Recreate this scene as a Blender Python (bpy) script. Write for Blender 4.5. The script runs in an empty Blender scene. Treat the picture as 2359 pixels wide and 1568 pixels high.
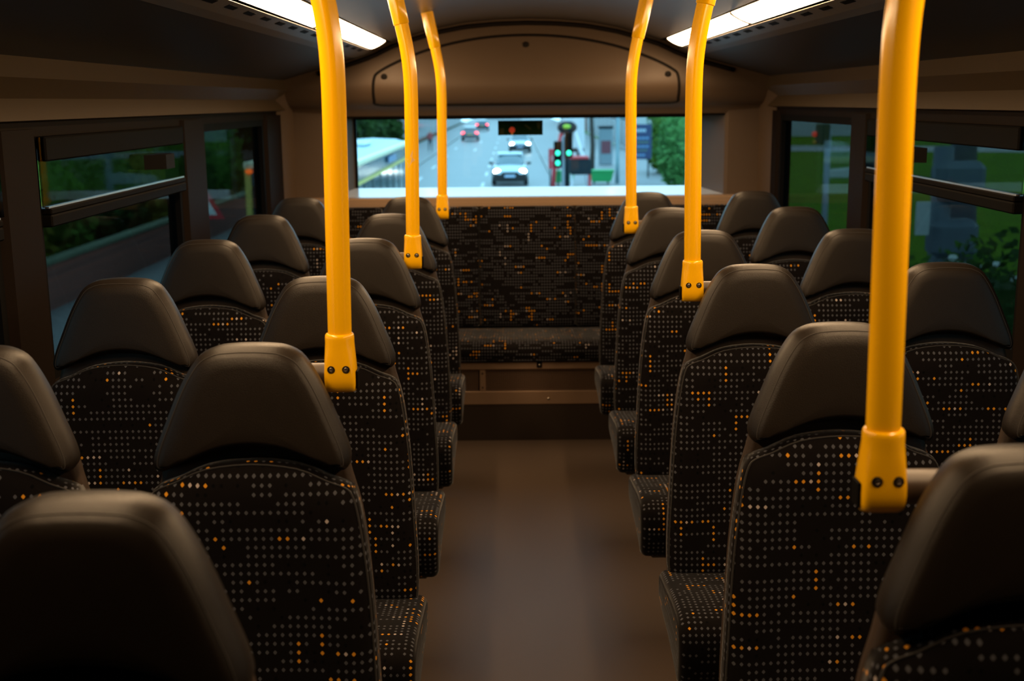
import bpy, bmesh, math, random
from mathutils import Vector, Matrix, noise

# ------------------------------------------------------------------ camera, world, exposure
SC = bpy.context.scene
COL = SC.collection
CAM_X, CAM_Z = -0.07, 1.53
PITCH, YAW, ROLL = 0.2006, -0.0018, 0.0092
cy_, sy_, cp_, sp_ = math.cos(YAW), math.sin(YAW), math.cos(PITCH), math.sin(PITCH)
fwd = Vector((sy_*cp_, cy_*cp_, -sp_)); r0 = Vector((cy_, -sy_, 0)); d0 = fwd.cross(r0)
right = math.cos(ROLL)*r0 + math.sin(ROLL)*d0
down = -math.sin(ROLL)*r0 + math.cos(ROLL)*d0
cd = bpy.data.cameras.new('camera'); cam = bpy.data.objects.new('camera', cd); COL.objects.link(cam)
m = Matrix.Identity(4)
for i in range(3):
    m[i][0], m[i][1], m[i][2] = right[i], -down[i], -fwd[i]
m[0][3], m[1][3], m[2][3] = CAM_X, 0.0, CAM_Z
cam.matrix_world = m
cd.sensor_width = 36.0; cd.lens = 36.0*2710.465/2359.0; cd.clip_start = 0.05; cd.clip_end = 1500
cd.dof.use_dof = True; cd.dof.focus_distance = 2.5; cd.dof.aperture_fstop = 4.8
SC.camera = cam
SKY = (0.52, 0.93, 1.20)
SKY_STRENGTH = 3.2
W = bpy.data.worlds.new('overcast_dusk'); SC.world = W; W.use_nodes = True
bg = W.node_tree.nodes['Background']; bg.inputs[0].default_value = (*SKY, 1); bg.inputs[1].default_value = SKY_STRENGTH
SC.view_settings.view_transform = 'Standard'; SC.view_settings.look = 'None'
SC.view_settings.exposure = 0.0; SC.view_settings.gamma = 1.0; SC.view_settings.use_curve_mapping = False
LAMP = 38.0                     # radiance of the ceiling light diffusers
LAMP_COL = (1.0, 0.66, 0.36)
random.seed(4)

# ------------------------------------------------------------------ materials
MATS = {}
def nodes_of(name):
    mt = bpy.data.materials.new(name); mt.use_nodes = True
    nt = mt.node_tree
    return mt, nt, nt.nodes['Principled BSDF'], nt.nodes, nt.links
def mat(name, col, rough=0.5, metal=0.0, spec=0.5, var=0.0, vscale=20.0, bump=0.0, bscale=400.0, coat=0.0, sheen=0.0):
    if name in MATS: return MATS[name]
    mt, nt, p, N, L = nodes_of(name)
    p.inputs['Base Color'].default_value = (*col, 1); p.inputs['Roughness'].default_value = rough
    p.inputs['Metallic'].default_value = metal; p.inputs['Specular IOR Level'].default_value = spec
    p.inputs['Coat Weight'].default_value = coat; p.inputs['Coat Roughness'].default_value = 0.08
    if sheen: p.inputs['Sheen Weight'].default_value = sheen; p.inputs['Sheen Roughness'].default_value = 0.4
    if var or bump:
        tc = N.new('ShaderNodeTexCoord')
    if var:
        nz = N.new('ShaderNodeTexNoise'); nz.inputs['Scale'].default_value = vscale; nz.inputs['Detail'].default_value = 5
        L.new(tc.outputs['Object'], nz.inputs['Vector'])
        mx = N.new('ShaderNodeMix'); mx.data_type = 'RGBA'
        mx.inputs['A'].default_value = (*[c*(1-var) for c in col], 1); mx.inputs['B'].default_value = (*[min(1, c*(1+var)) for c in col], 1)
        L.new(nz.outputs['Fac'], mx.inputs['Factor']); L.new(mx.outputs['Result'], p.inputs['Base Color'])
    if bump:
        nb = N.new('ShaderNodeTexNoise'); nb.inputs['Scale'].default_value = bscale; nb.inputs['Detail'].default_value = 3
        L.new(tc.outputs['Object'], nb.inputs['Vector'])
        bp = N.new('ShaderNodeBump'); bp.inputs['Strength'].default_value = bump; bp.inputs['Distance'].default_value = 0.002
        L.new(nb.outputs['Fac'], bp.inputs['Height']); L.new(bp.outputs['Normal'], p.inputs['Normal'])
    MATS[name] = mt
    return mt
def emit(name, col, strength):
    if name in MATS: return MATS[name]
    mt, nt, p, N, L = nodes_of(name)
    p.inputs['Base Color'].default_value = (*col, 1); p.inputs['Emission Color'].default_value = (*col, 1)
    p.inputs['Emission Strength'].default_value = strength
    mt.cycles.emission_sampling = 'NONE'
    MATS[name] = mt
    return mt
def pane_mat(name, tint, refl=1.0):
    mt = bpy.data.materials.new(name); mt.use_nodes = True
    nt = mt.node_tree; N, L = nt.nodes, nt.links; N.clear()
    out = N.new('ShaderNodeOutputMaterial'); mix = N.new('ShaderNodeMixShader'); tr = N.new('ShaderNodeBsdfTransparent'); gl = N.new('ShaderNodeBsdfGlossy')
    tr.inputs[0].default_value = (*tint, 1); gl.inputs['Roughness'].default_value = 0.03
    fr = N.new('ShaderNodeFresnel'); fr.inputs[0].default_value = 1.45
    mu = N.new('ShaderNodeMath'); mu.operation = 'MULTIPLY'; mu.inputs[1].default_value = refl
    L.new(fr.outputs[0], mu.inputs[0]); L.new(mu.outputs[0], mix.inputs[0]); L.new(tr.outputs[0], mix.inputs[1]); L.new(gl.outputs[0], mix.inputs[2])
    L.new(mix.outputs[0], out.inputs[0])
    MATS[name] = mt
    return mt
def fabric_mat(name, base=(0.0046, 0.0036, 0.0036), gain=1.0):
    """Dark moquette with a grid of small woven dots: grey, black, cream and orange, in short runs."""
    mt, nt, p, N, L = nodes_of(name)
    def math_(op, a, b=None, c=None):
        n = N.new('ShaderNodeMath'); n.operation = op
        for i, v in enumerate((a, b, c)):
            if v is None: continue
            if isinstance(v, (int, float)): n.inputs[i].default_value = v
            else: L.new(v, n.inputs[i])
        return n.outputs[0]
    def white(x, y, w):
        cmb = N.new('ShaderNodeCombineXYZ'); L.new(x, cmb.inputs[0]); L.new(y, cmb.inputs[1]); cmb.inputs[2].default_value = w
        wn = N.new('ShaderNodeTexWhiteNoise'); wn.noise_dimensions = '3D'; L.new(cmb.outputs[0], wn.inputs['Vector'])
        return wn.outputs['Value']
    uv = N.new('ShaderNodeUVMap'); sep = N.new('ShaderNodeSeparateXYZ'); L.new(uv.outputs[0], sep.inputs[0])
    oi = N.new('ShaderNodeObjectInfo')
    off = math_('FLOOR', math_('MULTIPLY', oi.outputs['Random'], 500.0))
    u = math_('DIVIDE', sep.outputs[0], 0.0130); v = math_('DIVIDE', sep.outputs[1], 0.0146)
    cu0 = math_('FLOOR', u); cv0 = math_('FLOOR', v)
    lx = math_('ABSOLUTE', math_('SUBTRACT', math_('SUBTRACT', u, cu0), 0.5)); ly = math_('ABSOLUTE', math_('SUBTRACT', math_('SUBTRACT', v, cv0), 0.5))
    d_ = math_('ADD', math_('MULTIPLY', math_('ADD', lx, ly), 0.55), math_('MULTIPLY', math_('SQRT', math_('ADD', math_('MULTIPLY', lx, lx), math_('MULTIPLY', ly, ly))), 0.45))
    dot = N.new('ShaderNodeMapRange'); dot.interpolation_type = 'SMOOTHSTEP'
    dot.inputs[1].default_value = 0.30; dot.inputs[2].default_value = 0.20; dot.inputs[3].default_value = 0; dot.inputs[4].default_value = 1
    L.new(d_, dot.inputs[0])
    cu = math_('ADD', cu0, off); cv = math_('ADD', cv0, math_('MULTIPLY', off, 3.0))
    rowsh = math_('FLOOR', math_('MULTIPLY', white(cv, cv, 3.0), 5.0))
    seg = math_('FLOOR', math_('DIVIDE', math_('ADD', cu, rowsh), 4.0))
    r1 = white(seg, cv, 1.0)                       # what a horizontal run of four is
    vs = math_('FLOOR', math_('DIVIDE', math_('ADD', cv, math_('FLOOR', math_('MULTIPLY', white(cu, cu, 9.0), 3.0))), 3.0))
    r2 = white(cu, vs, 2.0)                        # what a vertical run of three is
    r3 = white(cu, cv, 4.0)
    def lt(a, b): return math_('LESS_THAN', a, b)
    def gt(a, b): return math_('GREATER_THAN', a, b)
    def mixc(f, a, b):
        mx = N.new('ShaderNodeMix'); mx.data_type = 'RGBA'
        if isinstance(f, (int, float)): mx.inputs['Factor'].default_value = f
        else: L.new(f, mx.inputs['Factor'])
        for s, val in (('A', a), ('B', b)):
            if isinstance(val, tuple): mx.inputs[s].default_value = (*val, 1)
            else: L.new(val, mx.inputs[s])
        return mx.outputs['Result']
    g = gain
    grey, black, cream, orange = (0.066*g, 0.069*g, 0.082*g), (0.0015, 0.0015, 0.0015), (0.42*g, 0.36*g, 0.34*g), (0.62*g, 0.26*g, 0.018*g)
    bare = lt(r1, 0.24)
    c = mixc(bare, grey, mixc(gt(r3, 0.72), base, black))
    c = mixc(math_('MULTIPLY', lt(r3, 0.10), lt(r1, 0.80)), c, base)
    hor = math_('MULTIPLY', gt(r1, 0.925), gt(r3, 0.22))
    c = mixc(hor, c, mixc(lt(r3, 0.46), orange, cream))
    c = mixc(lt(r2, 0.022), c, orange)
    c = mixc(math_('MULTIPLY', gt(r2, 0.98), gt(r3, 0.3)), c, cream)
    c = mixc(gt(r3, 0.985), c, orange)
    fin = mixc(dot.outputs[0], base, c)
    L.new(fin, p.inputs['Base Color'])
    p.inputs['Roughness'].default_value = 0.9; p.inputs['Specular IOR Level'].default_value = 0.06
    p.inputs['Sheen Weight'].default_value = 0.28; p.inputs['Sheen Roughness'].default_value = 0.30
    wv = N.new('ShaderNodeTexNoise'); wv.inputs['Scale'].default_value = 900.0; L.new(uv.outputs[0], wv.inputs['Vector'])
    bp = N.new('ShaderNodeBump'); bp.inputs['Strength'].default_value = 0.35; bp.inputs['Distance'].default_value = 0.001
    L.new(wv.outputs['Fac'], bp.inputs['Height']); L.new(bp.outputs['Normal'], p.inputs['Normal'])
    MATS[name] = mt
    return mt

FAB = fabric_mat('moquette')
VINYL = mat('headrest_vinyl', (0.0125, 0.0090, 0.0064), 0.40, spec=0.27, var=0.12, vscale=30, bump=0.25, bscale=700)
SEAM = mat('seam_thread', (0.020, 0.016, 0.013), 0.7)
PIPE = mat('welt_cord', (0.012, 0.010, 0.0095), 0.8, sheen=0.2)
SHELL = mat('seat_shell_plastic', (0.04, 0.025, 0.016), 0.5, spec=0.25, bump=0.2, bscale=600)
STEEL_DK = mat('frame_steel', (0.05, 0.045, 0.04), 0.5, metal=0.4)
YEL = mat('yellow_paint', (0.97, 0.50, 0.002), 0.20, spec=0.5)
CEIL = mat('ceiling_laminate', (0.088, 0.074, 0.062), 0.36, var=0.06, vscale=8, bump=0.08, bscale=500)
PANEL = mat('side_panel_plastic', (0.056, 0.037, 0.018), 0.55, spec=0.25, var=0.06, vscale=6, bump=0.12, bscale=500)
REAR = mat('rear_panel_plastic', (0.088, 0.058, 0.036), 0.5, spec=0.3, var=0.05, vscale=6, bump=0.1, bscale=500)
COVE = mat('cove_laminate', (0.022, 0.019, 0.017), 0.45, spec=0.3, var=0.05, vscale=6)
PILLAR = mat('pillar_plastic', (0.0085, 0.005, 0.003), 0.6, spec=0.05, bump=0.1, bscale=500)
RUBBER = mat('black_rubber', (0.005, 0.0045, 0.004), 0.6, spec=0.03)
GASKET = mat('brown_gasket', (0.008, 0.0055, 0.004), 0.6, spec=0.1)
ALU = mat('pale_anodised_sill', (0.72, 0.76, 0.80), 0.28, metal=0.0, spec=0.8, coat=0.5)
ALU2 = mat('aluminium_rail', (0.62, 0.64, 0.66), 0.3, metal=0.9)
BRONZE = mat('brown_metal_strip', (0.30, 0.20, 0.13), 0.38, metal=0.55, var=0.12, vscale=14)
MESHM = mat('grille_wire', (0.13, 0.08, 0.052), 0.45, metal=0.3)
DARKV = mat('dark_vinyl', (0.024, 0.016, 0.011), 0.6, spec=0.2, bump=0.1)
STEEL = mat('screw_steel', (0.45, 0.40, 0.34), 0.3, metal=1.0)
FLOORM = mat('floor_vinyl', (0.070, 0.049, 0.035), 0.37, var=0.22, vscale=420, bump=0.1, bscale=300)
LIGHTM = emit('lamp_diffuser', LAMP_COL, LAMP); LIGHTM.cycles.emission_sampling = 'FRONT'
GLASS_S = pane_mat('tinted_side_glass', (0.28, 0.31, 0.30), 0.16)
GLASS_R = pane_mat('rear_glass', (0.76, 0.85, 0.86), 0.6)

# ------------------------------------------------------------------ mesh helpers
class MB:
    def __init__(s): s.v, s.f, s.uv = [], [], None
    def add(s, vs, fs):
        o = len(s.v); s.v += [tuple(p) for p in vs]; s.f += [tuple(i+o for i in f) for f in fs]; return o
    def box(s, x0, x1, y0, y1, z0, z1):
        s.add([(x0,y0,z0),(x1,y0,z0),(x1,y1,z0),(x0,y1,z0),(x0,y0,z1),(x1,y0,z1),(x1,y1,z1),(x0,y1,z1)],
              [(0,3,2,1),(4,5,6,7),(0,1,5,4),(1,2,6,5),(2,3,7,6),(3,0,4,7)]); return s
    def cham(s, x0, x1, y0, y1, z0, z1, c):
        """box with its edges chamfered by c"""
        pts, idx = [], {}
        for ix, X in enumerate((x0, x1)):
            for iy, Y in enumerate((y0, y1)):
                for iz, Z in enumerate((z0, z1)):
                    sx, sy, sz = (1, -1)[ix], (1, -1)[iy], (1, -1)[iz]
                    for k in range(3):
                        q = [X + sx*c, Y + sy*c, Z + sz*c]; q[k] = (X, Y, Z)[k]
                        idx[ix, iy, iz, k] = len(pts); pts.append(tuple(q))
        bm = bmesh.new()
        for q in pts: bm.verts.new(q)
        bmesh.ops.convex_hull(bm, input=bm.verts[:])
        bmesh.ops.dissolve_limit(bm, angle_limit=0.01, verts=bm.verts[:], edges=bm.edges[:])
        bm.verts.index_update()
        s.add([v.co[:] for v in bm.verts], [[v.index for v in f.verts] for f in bm.faces]); bm.free(); return s
    def prism(s, poly, a0, a1, axis='z'):
        """closed polygon extruded; poly in the two other axes (in order x,y,z without axis)"""
        n = len(poly)
        def P(q, a):
            return {'z': (q[0], q[1], a), 'y': (q[0], a, q[1]), 'x': (a, q[0], q[1])}[axis]
        vs = [P(q, a0) for q in poly] + [P(q, a1) for q in poly]
        fs = [tuple(range(n)), tuple(range(2*n-1, n-1, -1))] + [(i, i+n, (i+1) % n + n, (i+1) % n) for i in range(n)]
        s.add(vs, fs); return s
    def loft(s, rings, cap=True):
        n = len(rings[0]); o = len(s.v)
        for r in rings: s.v += [tuple(p) for p in r]
        for k in range(len(rings)-1):
            for i in range(n):
                j = (i+1) % n
                s.f.append((o+k*n+i, o+k*n+j, o+(k+1)*n+j, o+(k+1)*n+i))
        if cap:
            s.f.append(tuple(o+i for i in reversed(range(n)))); s.f.append(tuple(o+(len(rings)-1)*n+i for i in range(n)))
        return s
    def sweep(s, pts, rad, n=16, closed=False, flat=None):
        pts = [Vector(p) for p in pts]; R = rad if isinstance(rad, (list, tuple)) else [rad]*len(pts)
        rings = []; prev = None
        for i, p in enumerate(pts):
            if closed: t = pts[(i+1) % len(pts)] - pts[i-1]
            else: t = pts[min(i+1, len(pts)-1)] - pts[max(i-1, 0)]
            t.normalize()
            if prev is None:
                a = Vector((0, 1, 0)) if abs(t.y) < 0.9 else Vector((1, 0, 0))
                u = (a - t*a.dot(t)).normalized()
            else: u = (prev - t*prev.dot(t)).normalized()
            prev = u; w = t.cross(u)
            rings.append([p + (u*math.cos(2*math.pi*k/n) + w*math.sin(2*math.pi*k/n))*R[i] for k in range(n)])
        if closed:
            o = len(s.v); m_ = len(rings)
            for r in rings: s.v += [tuple(q) for q in r]
            for k in range(m_):
                for i in range(n):
                    j = (i+1) % n; k2 = (k+1) % m_
                    s.f.append((o+k*n+i, o+k*n+j, o+k2*n+j, o+k2*n+i))
        else: s.loft(rings)
        return s
    def disc_y(s, cx, cz, prof, n=16):
        """lathe about the y axis; prof = [(r, y)]"""
        s.loft([[(cx + r*math.cos(2*math.pi*k/n), y, cz + r*math.sin(2*math.pi*k/n)) for k in range(n)] for r, y in prof]); return s
    def ell(s, c, r, nu=14, nv=8):
        rings = []
        for j in range(1, nv):
            a = math.pi*j/nv
            rings.append([(c[0]+r[0]*math.sin(a)*math.cos(2*math.pi*k/nu), c[1]+r[1]*math.sin(a)*math.sin(2*math.pi*k/nu), c[2]-r[2]*math.cos(a)) for k in range(nu)])
        s.loft(rings); return s
    def build(s, name, material, parent=None, smooth=False, sharp=None):
        me = bpy.data.meshes.new(name); me.from_pydata(s.v, [], s.f)
        bm = bmesh.new(); bm.from_mesh(me); bmesh.ops.recalc_face_normals(bm, faces=bm.faces[:]); bm.to_mesh(me); bm.free()
        me.update()
        if smooth:
            me.polygons.foreach_set('use_smooth', [True]*len(me.polygons))
            if sharp: me.set_sharp_from_angle(angle=math.radians(sharp))
        me.materials.append(material)
        o = bpy.data.objects.new(name, me); COL.objects.link(o)
        if parent is not None: o.parent = parent
        return o
def tag(o, label=None, cat=None, group=None, kind=None):
    if label: o['label'] = label
    if cat: o['category'] = cat
    if group: o['group'] = group
    if kind: o['kind'] = kind
    return o
def struct(o): o['kind'] = 'structure'; return o
def empty(name, loc, rz=0.0):
    e = bpy.data.objects.new(name, None); COL.objects.link(e); e.location = loc; e.rotation_euler = (0, 0, rz); e.empty_display_size = 0.1
    return e
def copy_tree(o, parent=None):
    c = o.copy(); COL.objects.link(c)
    if parent is not None: c.parent = parent
    for ch in list(o.children): copy_tree(ch, c)
    return c
def smooth_closed(pts, sub=4, it=2):
    """resample a closed polygon and round it a little"""
    out = []
    n = len(pts)
    for i in range(n):
        p0, p1, p2, p3 = [Vector(pts[(i+k-1) % n]) for k in range(4)]
        for k in range(sub):
            t = k/sub
            out.append(0.5*((2*p1) + (p2-p0)*t + (2*p0-5*p1+4*p2-p3)*t*t + (3*p1-p0-3*p2+p3)*t*t*t))
    return out
def normals2(pts):
    n = len(pts); res = []
    for i in range(n):
        t = pts[(i+1) % n] - pts[i-1]
        res.append(Vector((t.y, -t.x)).normalized())
    return res
def pad(name, outline, rings, material, parent, yfun, centre=None):
    """cushion built of closed rings round one outline (x,z).  ring = (scale, inset, y, spread for the UV)"""
    n = len(outline); nr = normals2(outline)
    area = sum(outline[i].x*outline[(i+1) % n].y - outline[(i+1) % n].x*outline[i].y for i in range(n))
    if area < 0: nr = [-q for q in nr]
    c = centre or sum(outline, Vector((0, 0)))/n
    V, UV, F = [], [], []
    for sc, ins, y, spr in rings:
        for p, q in zip(outline, nr):
            w = c + (p-c)*sc - q*ins
            V.append((w.x, yfun(w.y)+y, w.y)); e = w + q*spr; UV.append((e.x, e.y))
    for k in range(len(rings)-1):
        for i in range(n):
            j = (i+1) % n; F.append((k*n+i, k*n+j, (k+1)*n+j, (k+1)*n+i))
    F.append(tuple(range(n))); F.append(tuple((len(rings)-1)*n+i for i in reversed(range(n))))
    me = bpy.data.meshes.new(name); me.from_pydata(V, [], F); me.update()
    ul = me.uv_layers.new(name='UVMap')
    for lp in me.loops: ul.data[lp.index].uv = UV[lp.vertex_index]
    bm = bmesh.new(); bm.from_mesh(me); bmesh.ops.recalc_face_normals(bm, faces=bm.faces[:]); bm.to_mesh(me); bm.free()
    me.polygons.foreach_set('use_smooth', [True]*len(me.polygons))
    me.materials.append(material)
    o = bpy.data.objects.new(name, me); COL.objects.link(o)
    if parent is not None: o.parent = parent
    return o
def slab_cushion(name, x0, x1, profile, material, parent, rnd=0.03, nend=5):
    """seat cushion: closed (y,z) profile swept along x, its ends rounded off"""
    n = len(profile); c = sum(profile, Vector((0, 0)))/n; nr = normals2(profile)
    area = sum(profile[i].x*profile[(i+1) % n].y - profile[(i+1) % n].x*profile[i].y for i in range(n))
    if area < 0: nr = [-q for q in nr]
    arc = [0.0]
    for i in range(1, n): arc.append(arc[-1] + (profile[i]-profile[i-1]).length)
    cols = []
    for k in range(nend+1):
        a = math.pi/2*k/nend; cols.append((x0 + rnd*(1-math.sin(a)), rnd*(1-math.cos(math.pi/2-a)), rnd*(a-math.pi/2)*0))
    left = [(x0 + rnd*(1-math.cos(math.pi/2*k/nend)), rnd*(1-math.sin(math.pi/2*k/nend))) for k in range(nend+1)]
    rightc = [(x0+x1-x, i) for x, i in reversed(left)]
    mid = [(x0+rnd+(x1-x0-2*rnd)*k/10, 0.0) for k in range(1, 10)]
    cols = left + mid + rightc
    V, UV, F = [], [], []
    for x, ins in cols:
        for i, (p, q) in enumerate(zip(profile, nr)):
            w = p - q*ins; V.append((x, w.x, w.y)); UV.append((x, arc[i]))
    for k in range(len(cols)-1):
        for i in range(n):
            j = (i+1) % n; F.append((k*n+i, k*n+j, (k+1)*n+j, (k+1)*n+i))
    F.append(tuple(range(n))); F.append(tuple((len(cols)-1)*n+i for i in reversed(range(n))))
    me = bpy.data.meshes.new(name); me.from_pydata(V, [], F); me.update()
    ul = me.uv_layers.new(name='UVMap')
    for poly in me.polygons:
        flat = len(poly.vertices) > 4
        for li in poly.loop_indices:
            vi = me.loops[li].vertex_index; u = UV[vi]
            if flat: u = (V[vi][1], V[vi][2])
            elif vi % n == 0 and any(me.loops[l2].vertex_index % n == n-1 for l2 in poly.loop_indices): u = (u[0], arc[-1]+0.01)
            ul.data[li].uv = u
    bm = bmesh.new(); bm.from_mesh(me); bmesh.ops.recalc_face_normals(bm, faces=bm.faces[:]); bm.to_mesh(me); bm.free()
    me.polygons.foreach_set('use_smooth', [True]*len(me.polygons)); me.materials.append(material)
    o = bpy.data.objects.new(name, me); COL.objects.link(o)
    if parent is not None: o.parent = parent
    return o

# ------------------------------------------------------------------ the deck: floor, ceiling, walls
Y_FRONT, Y_END = -2.6, 5.98
fl = struct(MB().box(-1.27, 1.27, Y_FRONT, 6.4, -0.06, 0.0).build('floor', FLOORM))
tag(fl, 'speckled brown vinyl floor running down the aisle', 'floor')
CP = [(0, 1.925), (0.15, 1.921), (0.30, 1.908), (0.45, 1.880), (0.56, 1.848), (0.655, 1.817)]
LI, LO = (0.664, 1.8135), (0.738, 1.7765)       # inner and outer edge of the light strips
COVEP = [(0.745, 1.774), (0.80, 1.752), (0.90, 1.722), (1.05, 1.680), (1.198, 1.638)]
BANDP = [(1.192, 1.646), (1.172, 1.592), (1.212, 1.546), (1.186, 1.496), (1.215, 1.490)]
def shell(pts, th=0.02):
    v = [Vector(p) for p in pts]; off = []
    for i in range(len(v)):
        t = (v[min(i+1, len(v)-1)] - v[max(i-1, 0)]).normalized(); q = Vector((-t.y, t.x))
        if q.y < 0 and abs(q.y) > abs(q.x): q = -q
        off.append(v[i] + q*th)
    return [tuple(p) for p in v] + [tuple(p) for p in reversed(off)]
full = [(-x, z) for x, z in reversed(CP)] + CP[1:]
ce = struct(MB().prism(shell(full), Y_FRONT, Y_END, 'y').build('ceiling', CEIL, smooth=True, sharp=35))
tag(ce, 'gently arched brown laminate ceiling between the two light strips', 'ceiling')
MB().box(-1.3, 1.3, Y_FRONT, 6.42, 2.02, 2.06).box(-1.3, -1.275, Y_FRONT, 6.42, 1.46, 2.02).box(1.275, 1.3, Y_FRONT, 6.42, 1.46, 2.02).box(-1.275, 1.275, 6.37, 6.42, 1.47, 2.02).build('roof_skin', RUBBER, ce)
def mirror(pts, s): return [(s*x, z) for x, z in pts]
for s, side in ((-1, 'left'), (1, 'right')):
    cv = struct(MB().prism([(s*x, z) for x, z in COVEP] + [(s*x, z+0.03) for x, z in reversed(COVEP)], Y_FRONT, Y_END, 'y').build('trim_1' if s < 0 else 'trim_2', COVE, smooth=True, sharp=20))
    tag(cv, f'dark sloping ceiling cove with slotted vents on the {side} of the bus', 'cove')
    vsp = [(s*x, z-0.0012) for x, z in COVEP[:2]] + [(s*0.835, 1.7403)]
    MB().prism(vsp + [(x, z+0.02) for x, z in reversed(vsp)], Y_FRONT, Y_END-0.02, 'y').build('vent_strip', mat('vent_strip_lit', (0.11, 0.10, 0.095), 0.4), cv)  # lighter than the cove: daylight and gloss put into the colour
    y = 1.30
    while y < 5.6:          # ventilation slots
        a, b = Vector((0.757, 1.7692)), Vector((0.772, 1.7632))
        MB().prism([(s*a.x, a.y-0.0026), (s*b.x, b.y-0.0026), (s*b.x, b.y+0.006), (s*a.x, a.y+0.006)], y, y+0.095, 'y').build('vent_slot', RUBBER, cv)
        y += 0.21
    bd = [(s*x, z) for x, z in BANDP] + [(s*1.27, 1.49), (s*1.27, 1.66)]
    bo = struct(MB().prism(bd, Y_FRONT, 6.02, 'y').build('trim_3' if s < 0 else 'trim_4', PANEL, smooth=True, sharp=15))
    tag(bo, f'ridged beige panel band above the {side} side windows', 'trim panel')
# lights
seg_y = [5.74, 4.085, 2.43, 0.775]
for s, side in ((-1, 'left'), (1, 'right')):
    for k in range(3):
        y1, y0 = seg_y[k]-0.006, seg_y[k+1]+0.006
        t = empty('ceiling_light', (s*0.70, y0, 1.79))
        where = ['ending at the rear panel', 'above the middle rows', 'above the second row', 'overhead near the camera', 'at the front of the deck'][k]
        tag(t, f'glowing warm white light strip on {side} of ceiling {where}', 'light', 'ceiling light strips')
        n_ = Vector((LO[0]-LI[0], LO[1]-LI[1])).normalized(); up = Vector((-n_.y, n_.x))
        up = up if up.y > 0 else -up
        def q(f, h): 
            p = Vector(LI)*(1-f)+Vector(LO)*f+up*h; return (s*p.x - s*0.70, p.y - 1.79)
        prof = [q(0.02, 0.002), q(0.2, -0.0015), q(0.5, -0.0035), q(0.8, -0.0015), q(0.98, 0.002), q(0.98, 0.012), q(0.02, 0.012)]
        df = MB().prism(prof, 0, y1-y0, 'y').build('diffuser', LIGHTM, t)
        df.data.materials.append(mat('lamp_tray_white', (0.6, 0.55, 0.5), 0.5))
        for pf in df.data.polygons:
            if pf.normal.z > -0.2: pf.material_index = 1
        for ye in (-0.0055, y1-y0+0.0005):
            MB().prism([q(0.0, -0.0045), q(0.2, -0.0060), q(0.5, -0.0075), q(0.8, -0.0060), q(1.0, -0.0045), q(1.0, 0.012), q(0.0, 0.012)], ye, ye+0.005, 'y').build('end_cap', GASKET, t)
        MB().prism([q(-0.08, 0.014), q(1.08, 0.014), q(1.08, 0.03), q(-0.08, 0.03)], -0.004, y1-y0+0.004, 'y').build('housing', RUBBER, t)
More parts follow.
